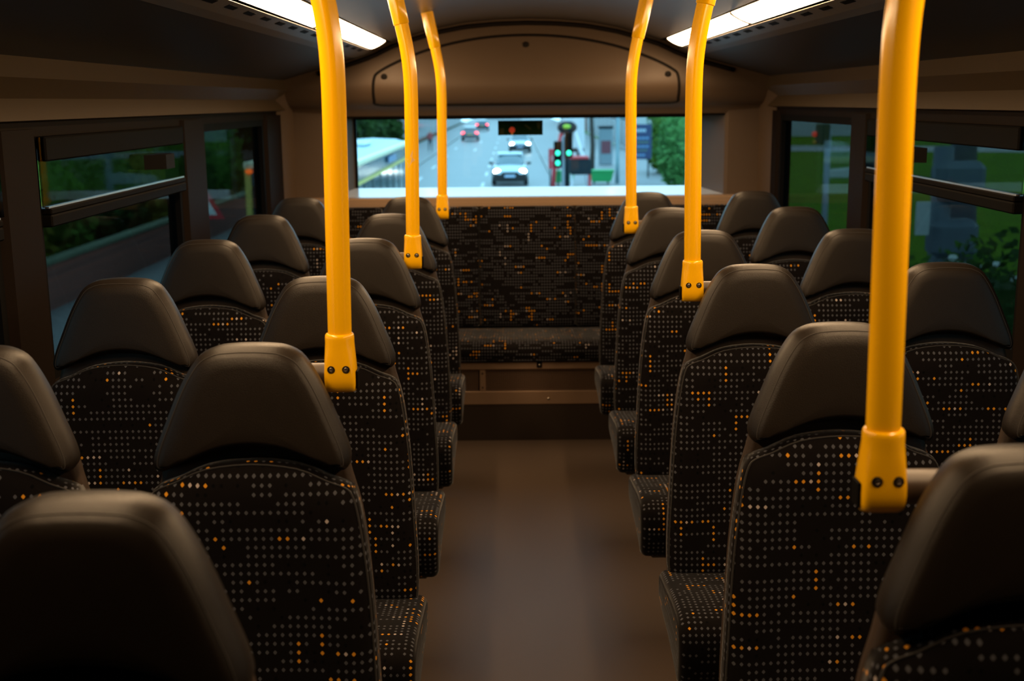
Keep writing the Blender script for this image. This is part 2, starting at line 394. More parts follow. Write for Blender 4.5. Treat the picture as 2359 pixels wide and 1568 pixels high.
# side walls
GX = 1.238
WIN = {-1: [(0.95, 2.62), (2.84, 4.10), (4.40, 5.50)], 1: [(0.95, 2.72), (2.95, 4.28), (4.50, 5.73)]}
ZB, ZT = 0.86, 1.445
wn = 0
for s, side in ((-1, 'left'), (1, 'right')):
    wall = struct(MB().box(min(s*1.205, s*1.27), max(s*1.205, s*1.27), Y_FRONT, 6.4, 0, ZB).build('wall_'+side, PILLAR))
    tag(wall, f'dark brown wall panel under the {side} side windows', 'wall')
    MB().box(min(s*1.212, s*1.27), max(s*1.212, s*1.27), Y_FRONT, 6.4, ZT+0.012, 1.492).build('window_header', PILLAR, wall)
    edges = [Y_FRONT] + [e for w in WIN[s] for e in w] + [6.4]
    for i in range(0, len(edges), 2):
        y0, y1 = edges[i], edges[i+1]
        xi = s*1.200
        MB().prism([(xi, y0+0.02), (xi, y1-0.02), (s*1.218, y1), (s*1.27, y1), (s*1.27, y0), (s*1.218, y0)], ZB-0.02, ZT+0.03, 'z').build('pillar', PILLAR, wall)
    for (y0, y1), nm in zip(WIN[s], ('the near window at the edge of view', 'hopper window', 'small rear quarter window')):
        wn += 1
        hop = y0 < 4.3
        w = empty(f'window_{wn}', (s*GX, y0, ZB)); struct(w)
        tag(w, f'tinted {"opening side window with a slim hopper pane" if hop else "quarter window next to the rear corner"} on the {side}, ' + ('closest to the camera' if y0 < 2 else 'in the middle of the wall' if hop else 'beside the last row'), 'window')
        Lw, Hh = y1-y0, ZT-ZB+0.012
        MB().box(-0.003, 0.003, 0, Lw, 0, (1.25-ZB) if hop else Hh).build('pane', GLASS_S, w)
        f = MB(); fi, fo = sorted((-s*0.022, s*0.01)); bw = 0.028
        f.box(fi, fo, 0, Lw, 0, bw).box(fi, fo, 0, Lw, Hh-bw, Hh).box(fi, fo, 0, bw, bw, Hh-bw).box(fi, fo, Lw-bw, Lw, bw, Hh-bw)
        f.build('frame', RUBBER, w)
        if hop:
            i0, i1 = sorted((-s*0.046, s*0.006))
            MB().cham(i0, i1, bw, Lw-bw, 1.238-ZB, 1.268-ZB, 0.004).build('hopper_rail', RUBBER, w)
            MB().cham(i0, i1-0.0*s, bw, Lw-bw, 1.2685-ZB, 1.284-ZB, 0.003).build('rail_cap', mat('black_trim_gloss', (0.005, 0.004, 0.003), 0.6, spec=0.03), w)
            j0, j1 = sorted((-s*0.040, -s*0.030))
            MB().box(j0, j1, bw, Lw-bw, 1.2842-ZB, 1.2885-ZB).build('rail_edge', ALU2, w)
            MB().box(*sorted((-s*0.038, -s*0.033)), 0.004, Lw-0.004, 1.288-ZB, Hh-0.002).build('hopper_pane', GLASS_S, w)
            MB().cham(*sorted((-s*0.045, -s*0.02)), bw, Lw-bw, Hh-0.06, Hh-0.001, 0.004).build('hopper_frame', RUBBER, w)
            yc = 3.73 - y0 if y0 > 2 else Lw*0.7
            hx0, hx1 = sorted((-s*0.095, -s*0.038))
            MB().prism([(hx0 if s > 0 else hx1, yc-0.045), (hx0 if s > 0 else hx1, yc+0.045), (hx1 if s > 0 else hx0, yc+0.085), (hx1 if s > 0 else hx0, yc-0.085)][::1] if True else [], 1.333-ZB, 1.378-ZB, 'z').build('hopper_handle', mat('brown_black_plastic', (0.003, 0.002, 0.0015), 0.6, spec=0.1), w)
# front bulkhead behind the camera
fw = struct(MB().box(-1.27, 1.27, Y_FRONT-0.05, Y_FRONT, -0.06, 2.06).build('wall_front', PANEL)); tag(fw, 'brown front bulkhead of the upper deck behind the viewer', 'wall')

# ------------------------------------------------------------------ rear wall with dome panel and window
def zc(x):
    x = abs(x); P = CP + [LI, LO] + COVEP
    for (a, za), (b, zb) in zip(P, P[1:]):
        if a <= x <= b: return za + (zb-za)*(x-a)/max(b-a, 1e-6)
    return P[-1][1]
YP = [(1.46, 6.01), (1.498, 5.985), (1.515, 5.945), (1.545, 5.918), (1.585, 5.90), (1.61, 5.896), (1.64, 5.900), (1.72, 5.922), (1.82, 5.95), (1.95, 5.985)]
def yz(z):
    for (a, ya), (b, yb) in zip(YP, YP[1:]):
        if a <= z <= b: return ya + (yb-ya)*(z-a)/(b-a)
    return YP[0][1] if z < YP[0][0] else YP[-1][1]
mb = MB(); NX, NZ = 60, 22; g = []
for i in range(NX+1):
    x = -1.24 + 2.48*i/NX
    top = zc(min(abs(x), 1.19)) + 0.012
    for j in range(NZ+1):
        z = 1.462 + (top-1.462)*j/NZ
        g.append((x, yz(z), z))
fs = [(i*(NZ+1)+j, (i+1)*(NZ+1)+j, (i+1)*(NZ+1)+j+1, i*(NZ+1)+j+1) for i in range(NX) for j in range(NZ)]
n0 = len(g)
back = [(x, 6.30, z) for x, y, z in g]
fs += [tuple(n0+k for k in reversed(f)) for f in fs]
rim = [i*(NZ+1) for i in range(NX+1)] + [NX*(NZ+1)+j for j in range(1, NZ+1)] + [i*(NZ+1)+NZ for i in range(NX-1, -1, -1)] + [j for j in range(NZ-1, 0, -1)]
fs += [(rim[k], rim[(k+1) % len(rim)], n0+rim[(k+1) % len(rim)], n0+rim[k]) for k in range(len(rim))]
mb.add(g+back, fs)
rw = struct(mb.build('wall_rear', REAR, smooth=True, sharp=40)); tag(rw, 'beige moulded rear bulkhead arching over the rear window', 'wall')
def on_panel(x, z, off=0.0): return (x, yz(z)-off, z)
arch = [(x, zc(x)-0.020) for x in [-1.02+2.04*i/50 for i in range(51)]]
MB().sweep([on_panel(x, z, -0.003) for x, z in arch], 0.013, 8).build('arch_gasket', GASKET, rw, smooth=True)
hat = [Vector(p) for p in [(-0.735, 1.522), (-0.60, 1.518), (0.0, 1.517), (0.60, 1.518), (0.735, 1.522), (0.750, 1.545), (0.745, 1.64), (0.715, 1.678), (0.60, 1.735), (0.43, 1.793), (0.22, 1.833), (0, 1.846), (-0.22, 1.833), (-0.43, 1.793), (-0.60, 1.735), (-0.715, 1.678), (-0.745, 1.64), (-0.750, 1.545)]]
hat = smooth_closed(hat, 6)
MB().sweep([on_panel(p.x, p.y, -0.004) for p in hat], 0.0085, 8, closed=True).build('panel_gasket', GASKET, rw, smooth=True)
for x, z in ((0.0, 1.800), (-0.695, 1.652), (0.695, 1.652)):
    MB().disc_y(x, z, [(0.016, yz(z)+0.01), (0.016, yz(z)-0.002), (0.011, yz(z)-0.004), (0.001, yz(z)-0.0045)], 14).build('screw_cap', GASKET, rw, smooth=True)
# window opening
lo = MB().box(-1.24, 1.24, 5.93, 6.42, 0.0, 1.055)
low = lo.build('lower_wall', REAR, rw)
MB().prism([(5.905, 1.030), (5.905, 1.052), (5.915, 1.060), (5.99, 1.060), (5.99, 1.030)], -1.2, 1.2, 'x').build('ledge', mat('ledge_plastic', (0.26, 0.17, 0.10), 0.4), rw)
MB().box(-1.2, 1.2, 5.885, 5.935, 1.018, 1.0295).build('ledge_lip', mat('ledge_plastic', (0.26, 0.17, 0.10), 0.4), rw)
for s in (-1, 1):
    MB().prism([(s*0.905, 6.36), (s*0.905, 6.30), (s*1.00, 6.015), (s*1.015, 6.0), (s*1.25, 5.99), (s*1.25, 6.36)], 1.05, 1.72, 'z').build('corner_pillar', REAR, rw, smooth=False)
    MB().prism([(s*1.16, 6.02), (s*1.21, 5.80), (s*1.26, 5.80), (s*1.26, 6.02)], 0.9, 1.66, 'z').build('corner_fillet', REAR, rw)
MB().box(-1.0, 1.0, 6.015, 6.36, 1.452, 1.475).build('window_head', RUBBER, rw)
win = empty('window_7', (0, 6.31, 1.08)); struct(win); tag(win, 'wide rear window looking out over the street behind', 'window')
MB().box(-0.92, 0.92, -0.003, 0.003, 0.0, 0.375).build('pane', GLASS_R, win)
MB().box(-0.92, -0.893, -0.01, 0.012, 0, 0.372).box(0.893, 0.92, -0.01, 0.012, 0, 0.372).box(-0.893, 0.893, -0.01, 0.012, 0.36, 0.372).build('frame', RUBBER, win)
MB().prism([(-0.31, -0.022), (-0.10, -0.006), (-0.10, -0.03), (-0.31, -0.03)], -1.0, 1.0, 'x').build('sill', ALU, win)
MB().prism([(-0.098, -0.006), (-0.012, 0.003), (-0.012, -0.03), (-0.098, -0.03)], -0.95, 0.95, 'x').build('sill', ALU, win)
# emergency sticker on the rear glass
st = empty('window_sticker', (-0.027, 6.300, 1.392)); tag(st, 'dark green sticker with a red spot on the rear window', 'sticker')
MB().box(-0.118, 0.118, 0, 0.003, -0.038, 0.038).build('backing', mat('sticker_green', (0.004, 0.018, 0.003), 0.7, spec=0.05), st)
PALE = mat('sticker_mark', (0.035, 0.04, 0.015), 0.7, spec=0.05)
MB().prism([(-0.110, -0.034), (-0.086, -0.034), (-0.086, -0.002), (-0.110, -0.002)], -0.001, 0.0, 'y').build('mark', PALE, st)
MB().prism([(0.018, 0.014), (0.030, 0.018), (0.058, -0.004), (0.052, -0.014)], -0.001, 0.0, 'y').build('mark', PALE, st)
MB().prism([(0.085, 0.026), (0.098, 0.032), (0.108, 0.026), (0.106, 0.004), (0.098, -0.010), (0.088, 0.004)], -0.001, 0.0, 'y').build('mark', PALE, st)
RED = emit('red_spot', (1.0, 0.09, 0.02), 0.8)
MB().disc_y(-0.044, -0.011, [(0.016, 0.0), (0.016, -0.0012), (0.001, -0.0014)], 18).build('red_spot', mat('sticker_red_lit', (1.0, 0.07, 0.015), 0.5), st)  # red dot, its bright colour standing in for a lamp's light on it
MB().prism([(-0.050, -0.026), (-0.038, -0.026), (-0.042, -0.038), (-0.047, -0.038)], -0.0012, 0.0, 'y').build('amber_spot', mat('sticker_amber', (0.75, 0.30, 0.02), 0.5), st)

# ------------------------------------------------------------------ rear bench and heater grille
YB = 5.22
hb = empty('heater_box', (0, YB, 0)); tag(hb, 'brown metal heater box with a wire mesh grille under the rear bench', 'heater')
MB().box(-1.2, 1.2, 0.03, 0.60, 0.0, 0.372).build('body', DARKV, hb)
MB().box(-1.2, 1.2, 0.0, 0.03, 0.0, 0.170).build('kick_panel', DARKV, hb)
MB().cham(-1.2, 1.2, -0.004, 0.03, 0.1705, 0.2335, 0.003).build('lower_strip', BRONZE, hb)
MB().cham(-1.2, 1.2, -0.008, 0.03, 0.333, 0.3705, 0.006).build('top_rail', BRONZE, hb)
for x in (-0.215, 0.52, -0.95):
    b = MB().cham(x-0.0135, x+0.0135, -0.002, 0.028, 0.2337, 0.3328, 0.002).build('upright', BRONZE, hb)
    for z in (0.251, 0.317): MB().disc_y(x, z, [(0.004, 0.001), (0.004, -0.0045), (0.002, -0.006)], 10).build('screw', DARKV, b, smooth=True)
gm = MB()
x = -1.19
while x < 1.19: gm.box(x-0.0019, x+0.0019, 0.012, 0.0148, 0.2337, 0.3328); x += 0.0096
z = 0.241
while z < 0.33: gm.box(-1.19, 1.19, 0.0095, 0.0121, z-0.0019, z+0.0019); z += 0.0092
gr = gm.build('mesh_grille', MESHM, hb); gr['kind'] = 'stuff'
MB().disc_y(0.085, 0.197, [(0.006, 0.0), (0.006, -0.006), (0.003, -0.009)], 12).build('screw', STEEL, hb, smooth=True)
lt = MB().cham(0.032, 0.056, -0.014, -0.006, 0.344, 0.372, 0.002).build('latch', RUBBER, hb)
MB().disc_y(0.044, 0.358, [(0.005, -0.013), (0.005, -0.017), (0.002, -0.019)], 12).build('latch_button', STEEL, lt, smooth=True)

rb = empty('rear_bench', (0, YB, 0)); tag(rb, 'full width dotted rear bench seat under the rear window', 'bench')
def prof(pts, sub=5): return smooth_closed([Vector(p) for p in pts], sub)
slab_cushion('bench_cushion', -1.19, 1.19, prof([(-0.03, 0.390), (-0.035, 0.425), (-0.015, 0.455), (0.06, 0.463), (0.30, 0.440), (0.56, 0.418), (0.58, 0.40), (0.56, 0.378), (0.30, 0.376), (0.0, 0.376)], 4), FAB, rb, 0.03)
def ybench(z): return 0.565 + 0.11*(z-0.42)
for k in range(5):
    cx = -0.96 + 0.48*k; hw = 0.2385
    ol = smooth_closed([Vector(p) for p in [(cx-hw, 0.45), (cx-hw, 0.60), (cx-hw, 0.80), (cx-hw, 0.985), (cx-hw+0.012, 1.012), (cx-hw+0.05, 1.018), (cx, 1.018), (cx+hw-0.05, 1.018), (cx+hw-0.012, 1.012), (cx+hw, 0.985), (cx+hw, 0.80), (cx+hw, 0.60), (cx+hw, 0.45), (cx+hw-0.01, 0.424), (cx+hw-0.04, 0.42), (cx, 0.42), (cx-hw+0.04, 0.42), (cx-hw+0.01, 0.424)]], 2)
    pad('back_panel', ol, [(0.02, 0, -0.012, 0), (0.5, 0, -0.011, 0), (0.85, 0, -0.006, 0), (1, 0.012, 0.0, 0), (1, 0.004, 0.006, 0.004), (1, 0, 0.016, 0.016), (1, 0, 0.07, 0.06), (0.5, 0, 0.07, 0.1)], FAB, rb, ybench)

# ------------------------------------------------------------------ seats
def yhead(z): return -0.062 - 0.10*(1.147-z)          # front face of the headrest
def yback(z): return -0.078 - 0.115*(0.95-z)          # front face of the upholstered back
HO = [(0.0, 0.9835), (0.06, 0.9770), (0.11, 0.9600), (0.140, 0.9470), (0.153, 0.9475), (0.1585, 0.960), (0.153, 0.985), (0.134, 1.032), (0.117, 1.072), (0.099, 1.106), (0.080, 1.131), (0.055, 1.1435), (0.028, 1.1470)]
HO = HO + [(0.0, 1.1478)] + [(-x, z) for x, z in reversed(HO[1:])]
BO = [(0.0, 0.9610), (-0.075, 0.9530), (-0.125, 0.9320), (-0.152, 0.9220), (-0.166, 0.9080), (-0.176, 0.8700), (-0.187, 0.7900), (-0.194, 0.7100), (-0.200, 0.6000), (-0.205, 0.5000), (-0.203, 0.4200), (-0.185, 0.3950), (-0.10, 0.3900)]
BO = BO + [(0.0, 0.3900)] + [(-x, z) for x, z in reversed(BO[1:])]
SO = [(0.0, 1.125), (-0.06, 1.118), (-0.09, 1.085), (-0.125, 1.02), (-0.148, 0.96), (-0.157, 0.925), (-0.172, 0.87), (-0.183, 0.79), (-0.190, 0.70), (-0.196, 0.60), (-0.200, 0.50), (-0.198, 0.40), (-0.18, 0.36), (-0.10, 0.35)]
SO = SO + [(0.0, 0.35)] + [(-x, z) for x, z in reversed(SO[1:])]
def make_seat():
    root = empty('bus_seat', (0, 0, 0))
    ol = smooth_closed([Vector(p) for p in HO], 3)
    hr = pad('headrest', ol, [(0.02, 0, -0.0075, 0), (0.40, 0, -0.0074, 0), (0.70, 0, -0.0065, 0), (0.86, 0, -0.0050, 0), (1, 0.013, -0.0022, 0), (1, 0.0085, 0.0015, 0), (1, 0.0065, 0.005, 0), (1, 0.0, 0.011, 0), (1, -0.0015, 0.030, 0), (1, 0.001, 0.052, 0), (1, 0.008, 0.062, 0), (1, 0.025, 0.066, 0), (0.5, 0, 0.068, 0)], VINYL, root, yhead)
    nr = normals2(ol); n = len(ol)
    area = sum(ol[i].x*ol[(i+1) % n].y - ol[(i+1) % n].x*ol[i].y for i in range(n)); sg = 1 if area > 0 else -1
    MB().sweep([(p.x-sg*q.x*0.0082, yhead(p.y-sg*q.y*0.0082)+0.0022, p.y-sg*q.y*0.0082) for p, q in zip(ol, nr)], 0.0011, 6, closed=True).build('seam', SEAM, hr, smooth=True)
    olb = smooth_closed([Vector(p) for p in BO], 3)
    c = Vector((0, 0.66))
    br = pad('backrest', olb, [(0.02, 0, -0.004, 0), (0.4, 0, -0.005, 0), (0.62, 0, -0.009, 0), (0.8, 0, -0.014, 0), (0.92, 0, -0.010, 0), (1, 0.006, -0.001, 0), (1, 0.001, 0.006, 0.006), (1, 0.0, 0.016, 0.016), (1, 0.002, 0.046, 0.044), (1, 0.02, 0.05, 0.06), (0.5, 0, 0.05, 0.1)], FAB, root, yback, c)
    nb = normals2(olb); nn = len(olb)
    ab = sum(olb[i].x*olb[(i+1) % nn].y - olb[(i+1) % nn].x*olb[i].y for i in range(nn)); sb = 1 if ab > 0 else -1
    MB().sweep([(p.x-sb*q.x*0.0035, yback(p.y)+0.0005, p.y-sb*q.y*0.0035) for p, q in zip(olb, nb)], 0.0016, 6, closed=True).build('piping', PIPE, br, smooth=True)
    ols = smooth_closed([Vector(p) for p in SO], 3)
    pad('back_shell', ols, [(0.3, 0, 0.0, 0), (1, 0.010, 0.0, 0), (1, 0.0, 0.004, 0), (1, 0.0, 0.030, 0), (1, 0.012, 0.040, 0), (0.3, 0, 0.046, 0)], SHELL, root, lambda z: -0.042 - 0.10*(0.95-z) if z < 0.95 else -0.042 + 0.16*(z-0.95))
    slab_cushion('cushion', -0.2235, 0.2235, prof([(-0.462, 0.300), (-0.478, 0.345), (-0.480, 0.395), (-0.466, 0.430), (-0.425, 0.4480), (-0.33, 0.4460), (-0.22, 0.4320), (-0.12, 0.4200), (-0.095, 0.400), (-0.10, 0.350), (-0.14, 0.330), (-0.28, 0.318), (-0.40, 0.295), (-0.44, 0.285)], 3), FAB, root, 0.022)
    f = MB(); f.cham(-0.19, 0.19, -0.42, -0.10, 0.268, 0.300, 0.006)
    f.build('seat_pan', STEEL_DK, root)
    MB().cham(-0.03, 0.03, -0.36, -0.16, 0.0, 0.268, 0.008).build('pedestal', STEEL_DK, root)
    return root
proto = make_seat()
YL = lambda k: 1.902 + 0.75*(k-2)
YR = lambda k: 2.037 + 0.75*(k-2)
ordn = {1: 'first', 2: 'second', 3: 'third', 4: 'fourth', 5: 'fifth', 6: 'last'}
POLED = {('L', 2), ('L', 4), ('L', 6), ('R', 1), ('R', 3), ('R', 5)}
spots = []
for sd in 'LR':
    for col in ('aisle', 'window'):
        for k in range(1 if col == 'aisle' else 2, 7):
            x = (0.498 if col == 'aisle' else 0.948)*(-1 if sd == 'L' else 1)
            spots.append((sd, col, k, x, YL(k) if sd == 'L' else YR(k)))
for i, (sd, col, k, x, y) in enumerate(spots):
    o = proto if i == 0 else copy_tree(proto)
    o.location = (x, y, 0)
    side = 'left' if sd == 'L' else 'right'
    pole = ' carrying a yellow pole' if (sd, k) in POLED and col == 'aisle' else ''
    if col == 'aisle': lab = f'dotted {side}-hand aisle seat in the {ordn[k]} row from the camera{pole}'
    else: lab = f'dotted {side}-hand window seat in the {ordn[k]} row from the camera'
    tag(o, lab, 'bus seat', 'dark dotted bus seats with brown headrests')

# ------------------------------------------------------------------ yellow grab poles
def super_ring(rx, ry, z, yo=0.0, e=2.0, n=28):
    out = []
    for k in range(n):
        a = 2*math.pi*k/n; c, s = math.cos(a), math.sin(a)
        out.append((rx*math.copysign(abs(c)**(2/e), c), yo + ry*math.copysign(abs(s)**(2/e), s), z))
    return out
def make_pole(s):
    """s = -1: pole on the left of the aisle (its seat further left)"""
    r = empty('grab_pole', (0, 0, 0))
    def bend(z): return -0.0145*(z-1.10) + 0.235*0.035*math.log(1+math.exp((z-1.64)/0.035))
    zs = [1.10, 1.25, 1.40] + [1.46+0.02*k for k in range(18)] + [1.85]
    fine = [Vector((s*bend(z), 0, z)) for z in zs]
    MB().sweep(fine, 0.0200, 28).build('tube', YEL, r, smooth=True, sharp=50)
    # ceiling sleeve
    tz = [1.746, 1.7475, 1.80, 1.85, 1.905]
    MB().sweep([Vector((s*bend(z), 0, z)) for z in tz], [0.0205, 0.0224, 0.0232, 0.0244, 0.0256], 24).build('ceiling_sleeve', YEL, r, smooth=True, sharp=50)
    # lower bracket
    rings = [super_ring(0.0200, 0.0200, 1.1475, 0, 2), super_ring(0.0228, 0.0228, 1.1472, 0, 2), super_ring(0.0243, 0.0243, 1.1445, 0, 2), super_ring(0.0247, 0.0247, 1.1400, 0, 2.05), super_ring(0.0246, 0.0246, 1.1320, 0, 2.1), super_ring(0.0252, 0.0252, 1.1180, 0, 2.6),
             super_ring(0.0260, 0.0260, 1.1000, 0, 3.6), super_ring(0.0266, 0.0268, 1.0820, 0, 4.6), super_ring(0.0266, 0.0270, 1.0700, 0, 5), super_ring(0.0263, 0.0262, 1.0600, 0.001, 5), super_ring(0.0257, 0.0225, 1.0520, 0.002, 4.5), super_ring(0.0245, 0.0170, 1.0475, 0.003, 4), super_ring(0.019, 0.0090, 1.0460, 0.004, 3)]
    br = MB().loft(rings).build('lower_bracket', YEL, r, smooth=True, sharp=60)
    for dx in (-0.0125, 0.0125):
        MB().disc_y(dx, 1.0895, [(0.0066, -0.0250), (0.0066, -0.0268), (0.0058, -0.0274), (0.0048, -0.0270), (0.0042, -0.0262)], 16).build('screw_recess', GASKET, br, smooth=True)
        MB().disc_y(dx, 1.0895, [(0.0041, -0.0258), (0.0040, -0.0268), (0.0030, -0.0273), (0.0022, -0.0273), (0.0019, -0.0268), (0.0004, -0.0268)], 14).build('screw', STEEL, br, smooth=True, sharp=30)
    # stub arm from the bracket to the seat shell
    MB().sweep([(s*0.0255, 0.004, 1.074), (s*0.05, 0.004, 1.074), (s*0.085, 0.003, 1.074), (s*0.125, 0.001, 1.070)], [0.021, 0.021, 0.021, 0.020], 20).build('arm', mat('brown_arm_plastic', (0.055, 0.036, 0.024), 0.42, spec=0.4), r, smooth=True, sharp=50)
    # open side clamp block seen on the aisle side
    MB().cham(*sorted((-s*0.0262, -s*0.0300)), -0.012, 0.016, 1.052, 1.084, 0.0015).build('clamp_insert', RUBBER, r)
    return r
pl, pr = make_pole(-1), make_pole(1)
used = {'L': False, 'R': False}
near = {('L', 2): 'large yellow grab pole beside the second left aisle seat', ('L', 4): 'yellow grab pole with a scuffed patch beside the fourth left aisle seat', ('L', 6): 'farthest small yellow grab pole beside the last left aisle seat',
        ('R', 1): 'nearest and largest yellow grab pole at the right of the picture', ('R', 3): 'yellow grab pole beside the third right aisle seat', ('R', 5): 'small yellow grab pole beside the fifth right aisle seat'}
for (sd, k), lab in near.items():
    src = pl if sd == 'L' else pr
    o = src if not used[sd] else copy_tree(src); used[sd] = True
    o.location = ((-0.366 if sd == 'L' else 0.366), (YL(k)+0.055) if sd == 'L' else (YR(k)+0.055), 0)
    tag(o, lab, 'grab pole', 'yellow grab poles along the aisle')
    if (sd, k) == ('L', 4):
        sc = MB(); n = 10; th0 = -2.25
        A = [(-0.9, 1.372), (-0.55, 1.366), (-0.2, 1.374), (0.15, 1.392), (0.5, 1.402), (0.8, 1.396), (0.85, 1.378), (0.45, 1.364), (0.1, 1.360), (-0.25, 1.350), (-0.5, 1.342), (-0.6, 1.356), (-0.85, 1.360)]
        vs = [(0.0203*math.sin(a)-0.0, -0.0203*math.cos(a), z) for a, z in A]
        vs += [(0.0195*math.sin(a), -0.0195*math.cos(a), z) for a, z in A]; q = len(A)
        sc.add(vs + [(0.0203*math.sin(0.1), -0.0203*math.cos(0.1), 1.376)], [(2*q, i, (i+1) % q) for i in range(q)] + [(i, i+q, (i+1) % q+q, (i+1) % q) for i in range(q)])
        scuff = sc.build('scuff_patch', mat('worn_paint', (0.72, 0.42, 0.16), 0.6), o); scuff.location.x = 0.0038; scuff['label'] = 'pale worn patch in the yellow paint'

# ------------------------------------------------------------------ outside: street
G = -2.55
ASPH = mat('wet_asphalt', (0.105, 0.115, 0.125), 0.42, var=0.25, vscale=0.35, spec=0.5)
PAVE = mat('paving', (0.20, 0.20, 0.21), 0.55, var=0.2, vscale=0.6)
KERB = mat('kerb_stone', (0.26, 0.26, 0.26), 0.6)
PAINT = mat('road_paint', (0.62, 0.64, 0.64), 0.5)
GRASS = mat('lawn_grass', (0.075, 0.145, 0.004), 0.9, spec=0.03, var=0.45, vscale=0.8)
road = struct(MB().box(-6.15, 2.0, -12, 330, G-0.3, G).build('road', ASPH)); tag(road, 'wet grey road behind the bus', 'road')
for x0, x1, nm, lb in ((-9.25, -6.15, 'pavement_verge', 'grey pavement in front of the brick garden wall'), (2.0, 9.0, 'pavement_shops', 'wide grey pavement beside the hedge and traffic signal')):
    tag(struct(MB().box(x0+(0.15 if x0 > 0 else 0), x1-(0.15 if x0 < 0 else 0), -12, 330, G-0.3, G+0.10).build(nm, PAVE)), lb, 'pavement')
for x, lb in ((-6.15, 'stone kerb on the far side of the road'), (2.0, 'stone kerb beside the traffic signal')):
    tag(struct(MB().box(x-(0.15 if x < 0 else 0), x+(0.15 if x > 0 else 0), -12, 330, G-0.3, G+0.11).build('kerb', KERB)), lb, 'kerb')
for y in [14+6.2*i for i in range(7)] + [57.6, 66.5, 75, 84, 94, 105, 118, 132, 150, 170, 195]:
    MB().box(-1.63, -1.50, y, y+3.2, G, G+0.006).build('lane_dash', PAINT, road)
for y in (62, 74, 88, 104, 124): MB().box(-5.15, -5.02, y, y+3.6, G, G+0.006).build('lane_dash', PAINT, road)
for y in (100, 120): MB().prism([(-3.35, y), (-3.2, y), (-3.2, y+5), (-3.35, y+5)], G, G+0.006, 'z').build('lane_arrow', PAINT, road)
lw = struct(MB().box(9.0, 140, -12, 240, G-0.3, G+0.12).build('lawn', GRASS)); tag(lw, 'green lawn beyond the pavement', 'lawn')
MB().prism([(9, 108), (70, 84), (70, 74), (9, 96)], G, G+0.14, 'z').build('path', PAVE, lw)
tag(struct(MB().box(-140, -9.45, -12, 240, G-0.3, G+0.12).build('garden_ground', mat('dark_earth', (0.045, 0.05, 0.02), 0.9, spec=0.03, var=0.4, vscale=0.6))), 'dark planted ground behind the brick wall', 'ground')

# brick garden wall
def brick_mat():
    mt, nt, p, N, L = nodes_of('red_brick')
    tc = N.new('ShaderNodeTexCoord'); mp = N.new('ShaderNodeMapping'); mp.inputs['Rotation'].default_value = (math.pi/2, 0, math.pi/2)
    br = N.new('ShaderNodeTexBrick'); L.new(tc.outputs['Object'], mp.inputs[0]); L.new(mp.outputs[0], br.inputs['Vector'])
    br.inputs['Color1'].default_value = (0.32, 0.095, 0.07, 1); br.inputs['Color2'].default_value = (0.22, 0.075, 0.06, 1); br.inputs['Mortar'].default_value = (0.16, 0.13, 0.12, 1)
    br.inputs['Scale'].default_value = 4.4; L.new(br.outputs['Color'], p.inputs['Base Color']); p.inputs['Roughness'].default_value = 0.85
    return mt
BRICK = brick_mat()
gw = empty('garden_wall', (-9.35, 8, G)); tag(gw, 'low red brick garden wall along the pavement', 'garden wall')
MB().box(-0.12, 0.12, 0, 80, 0, 1.0).build('brickwork', BRICK, gw)
MB().box(-0.16, 0.16, 0, 80, 1.0, 1.07).build('coping', mat('mossy_coping', (0.12, 0.16, 0.10), 0.8, var=0.3, vscale=2), gw)

def leaves(name, ells, n, size, material, parent, seed):
    rnd = random.Random(seed); V, F = [], []
    for i in range(n):
        c, r = rnd.choice(ells)
        d = Vector((rnd.gauss(0, 1), rnd.gauss(0, 1), rnd.gauss(0, 1))).normalized()*(0.55+0.5*rnd.random())
        p = Vector((c[0]+d.x*r[0], c[1]+d.y*r[1], c[2]+d.z*r[2]))
        u = Vector((rnd.gauss(0, 1), rnd.gauss(0, 1), rnd.gauss(0, 1))).normalized(); w = u.orthogonal().normalized()
        s_ = size*(0.6+0.8*rnd.random()); o = len(V)
        V += [tuple(p-u*s_), tuple(p+w*s_*0.6), tuple(p+u*s_), tuple(p-w*s_*0.6)]; F.append((o, o+1, o+2, o+3))
    mb = MB(); mb.add(V, F)
    for c, r in ells: mb.ell(c, [q*0.72 for q in r], 10, 7)
    o = mb.build(name, material, parent); o['kind'] = 'stuff'
    return o
LEAF_D = mat('leaf_dark', (0.020, 0.045, 0.010), 0.7, spec=0.06, var=0.4, vscale=1.5)
LEAF_M = mat('leaf_mid', (0.045, 0.105, 0.014), 0.7, spec=0.06, var=0.4, vscale=1.5)
LEAF_O = mat('leaf_olive', (0.095, 0.095, 0.010), 0.7, spec=0.06, var=0.4, vscale=1.5)
LEAF_B = mat('leaf_fresh', (0.06, 0.17, 0.045), 0.7, spec=0.06, var=0.45, vscale=1.2)
BARK = mat('bark', (0.055, 0.045, 0.038), 0.9, var=0.3, vscale=6)
def tree(loc, h, ells, n, size, lm, label, seed, cat='tree', group=None, r=0.16, name='street_tree'):
    t = empty(name, loc); tag(t, label, cat, group)
    MB().sweep([(0, 0, -0.1), (0.05, 0.02, h*0.3), (-0.03, 0.03, h*0.65), (0.02, 0, h)], [r, r*0.85, r*0.7, r*0.4], 10).build('trunk', BARK, t, smooth=True)
    leaves('foliage', ells, n, size, lm, t, seed)
    return t
shr = [(-10.6, 17, 2.6, LEAF_D, 'dark shrub'), (-10.8, 20.4, 3.0, LEAF_M, 'mid green shrub'), (-10.6, 23.6, 2.7, LEAF_O, 'olive shrub'), (-10.9, 27, 3.1, LEAF_M, 'green shrub'), (-10.7, 30.5, 2.7, LEAF_D, 'dark shrub'), (-10.9, 34.2, 3.0, LEAF_O, 'olive bush'), (-10.8, 38.5, 3.2, LEAF_D, 'dark bush'), (-11, 44, 3.4, LEAF_M, 'leafy bush')]
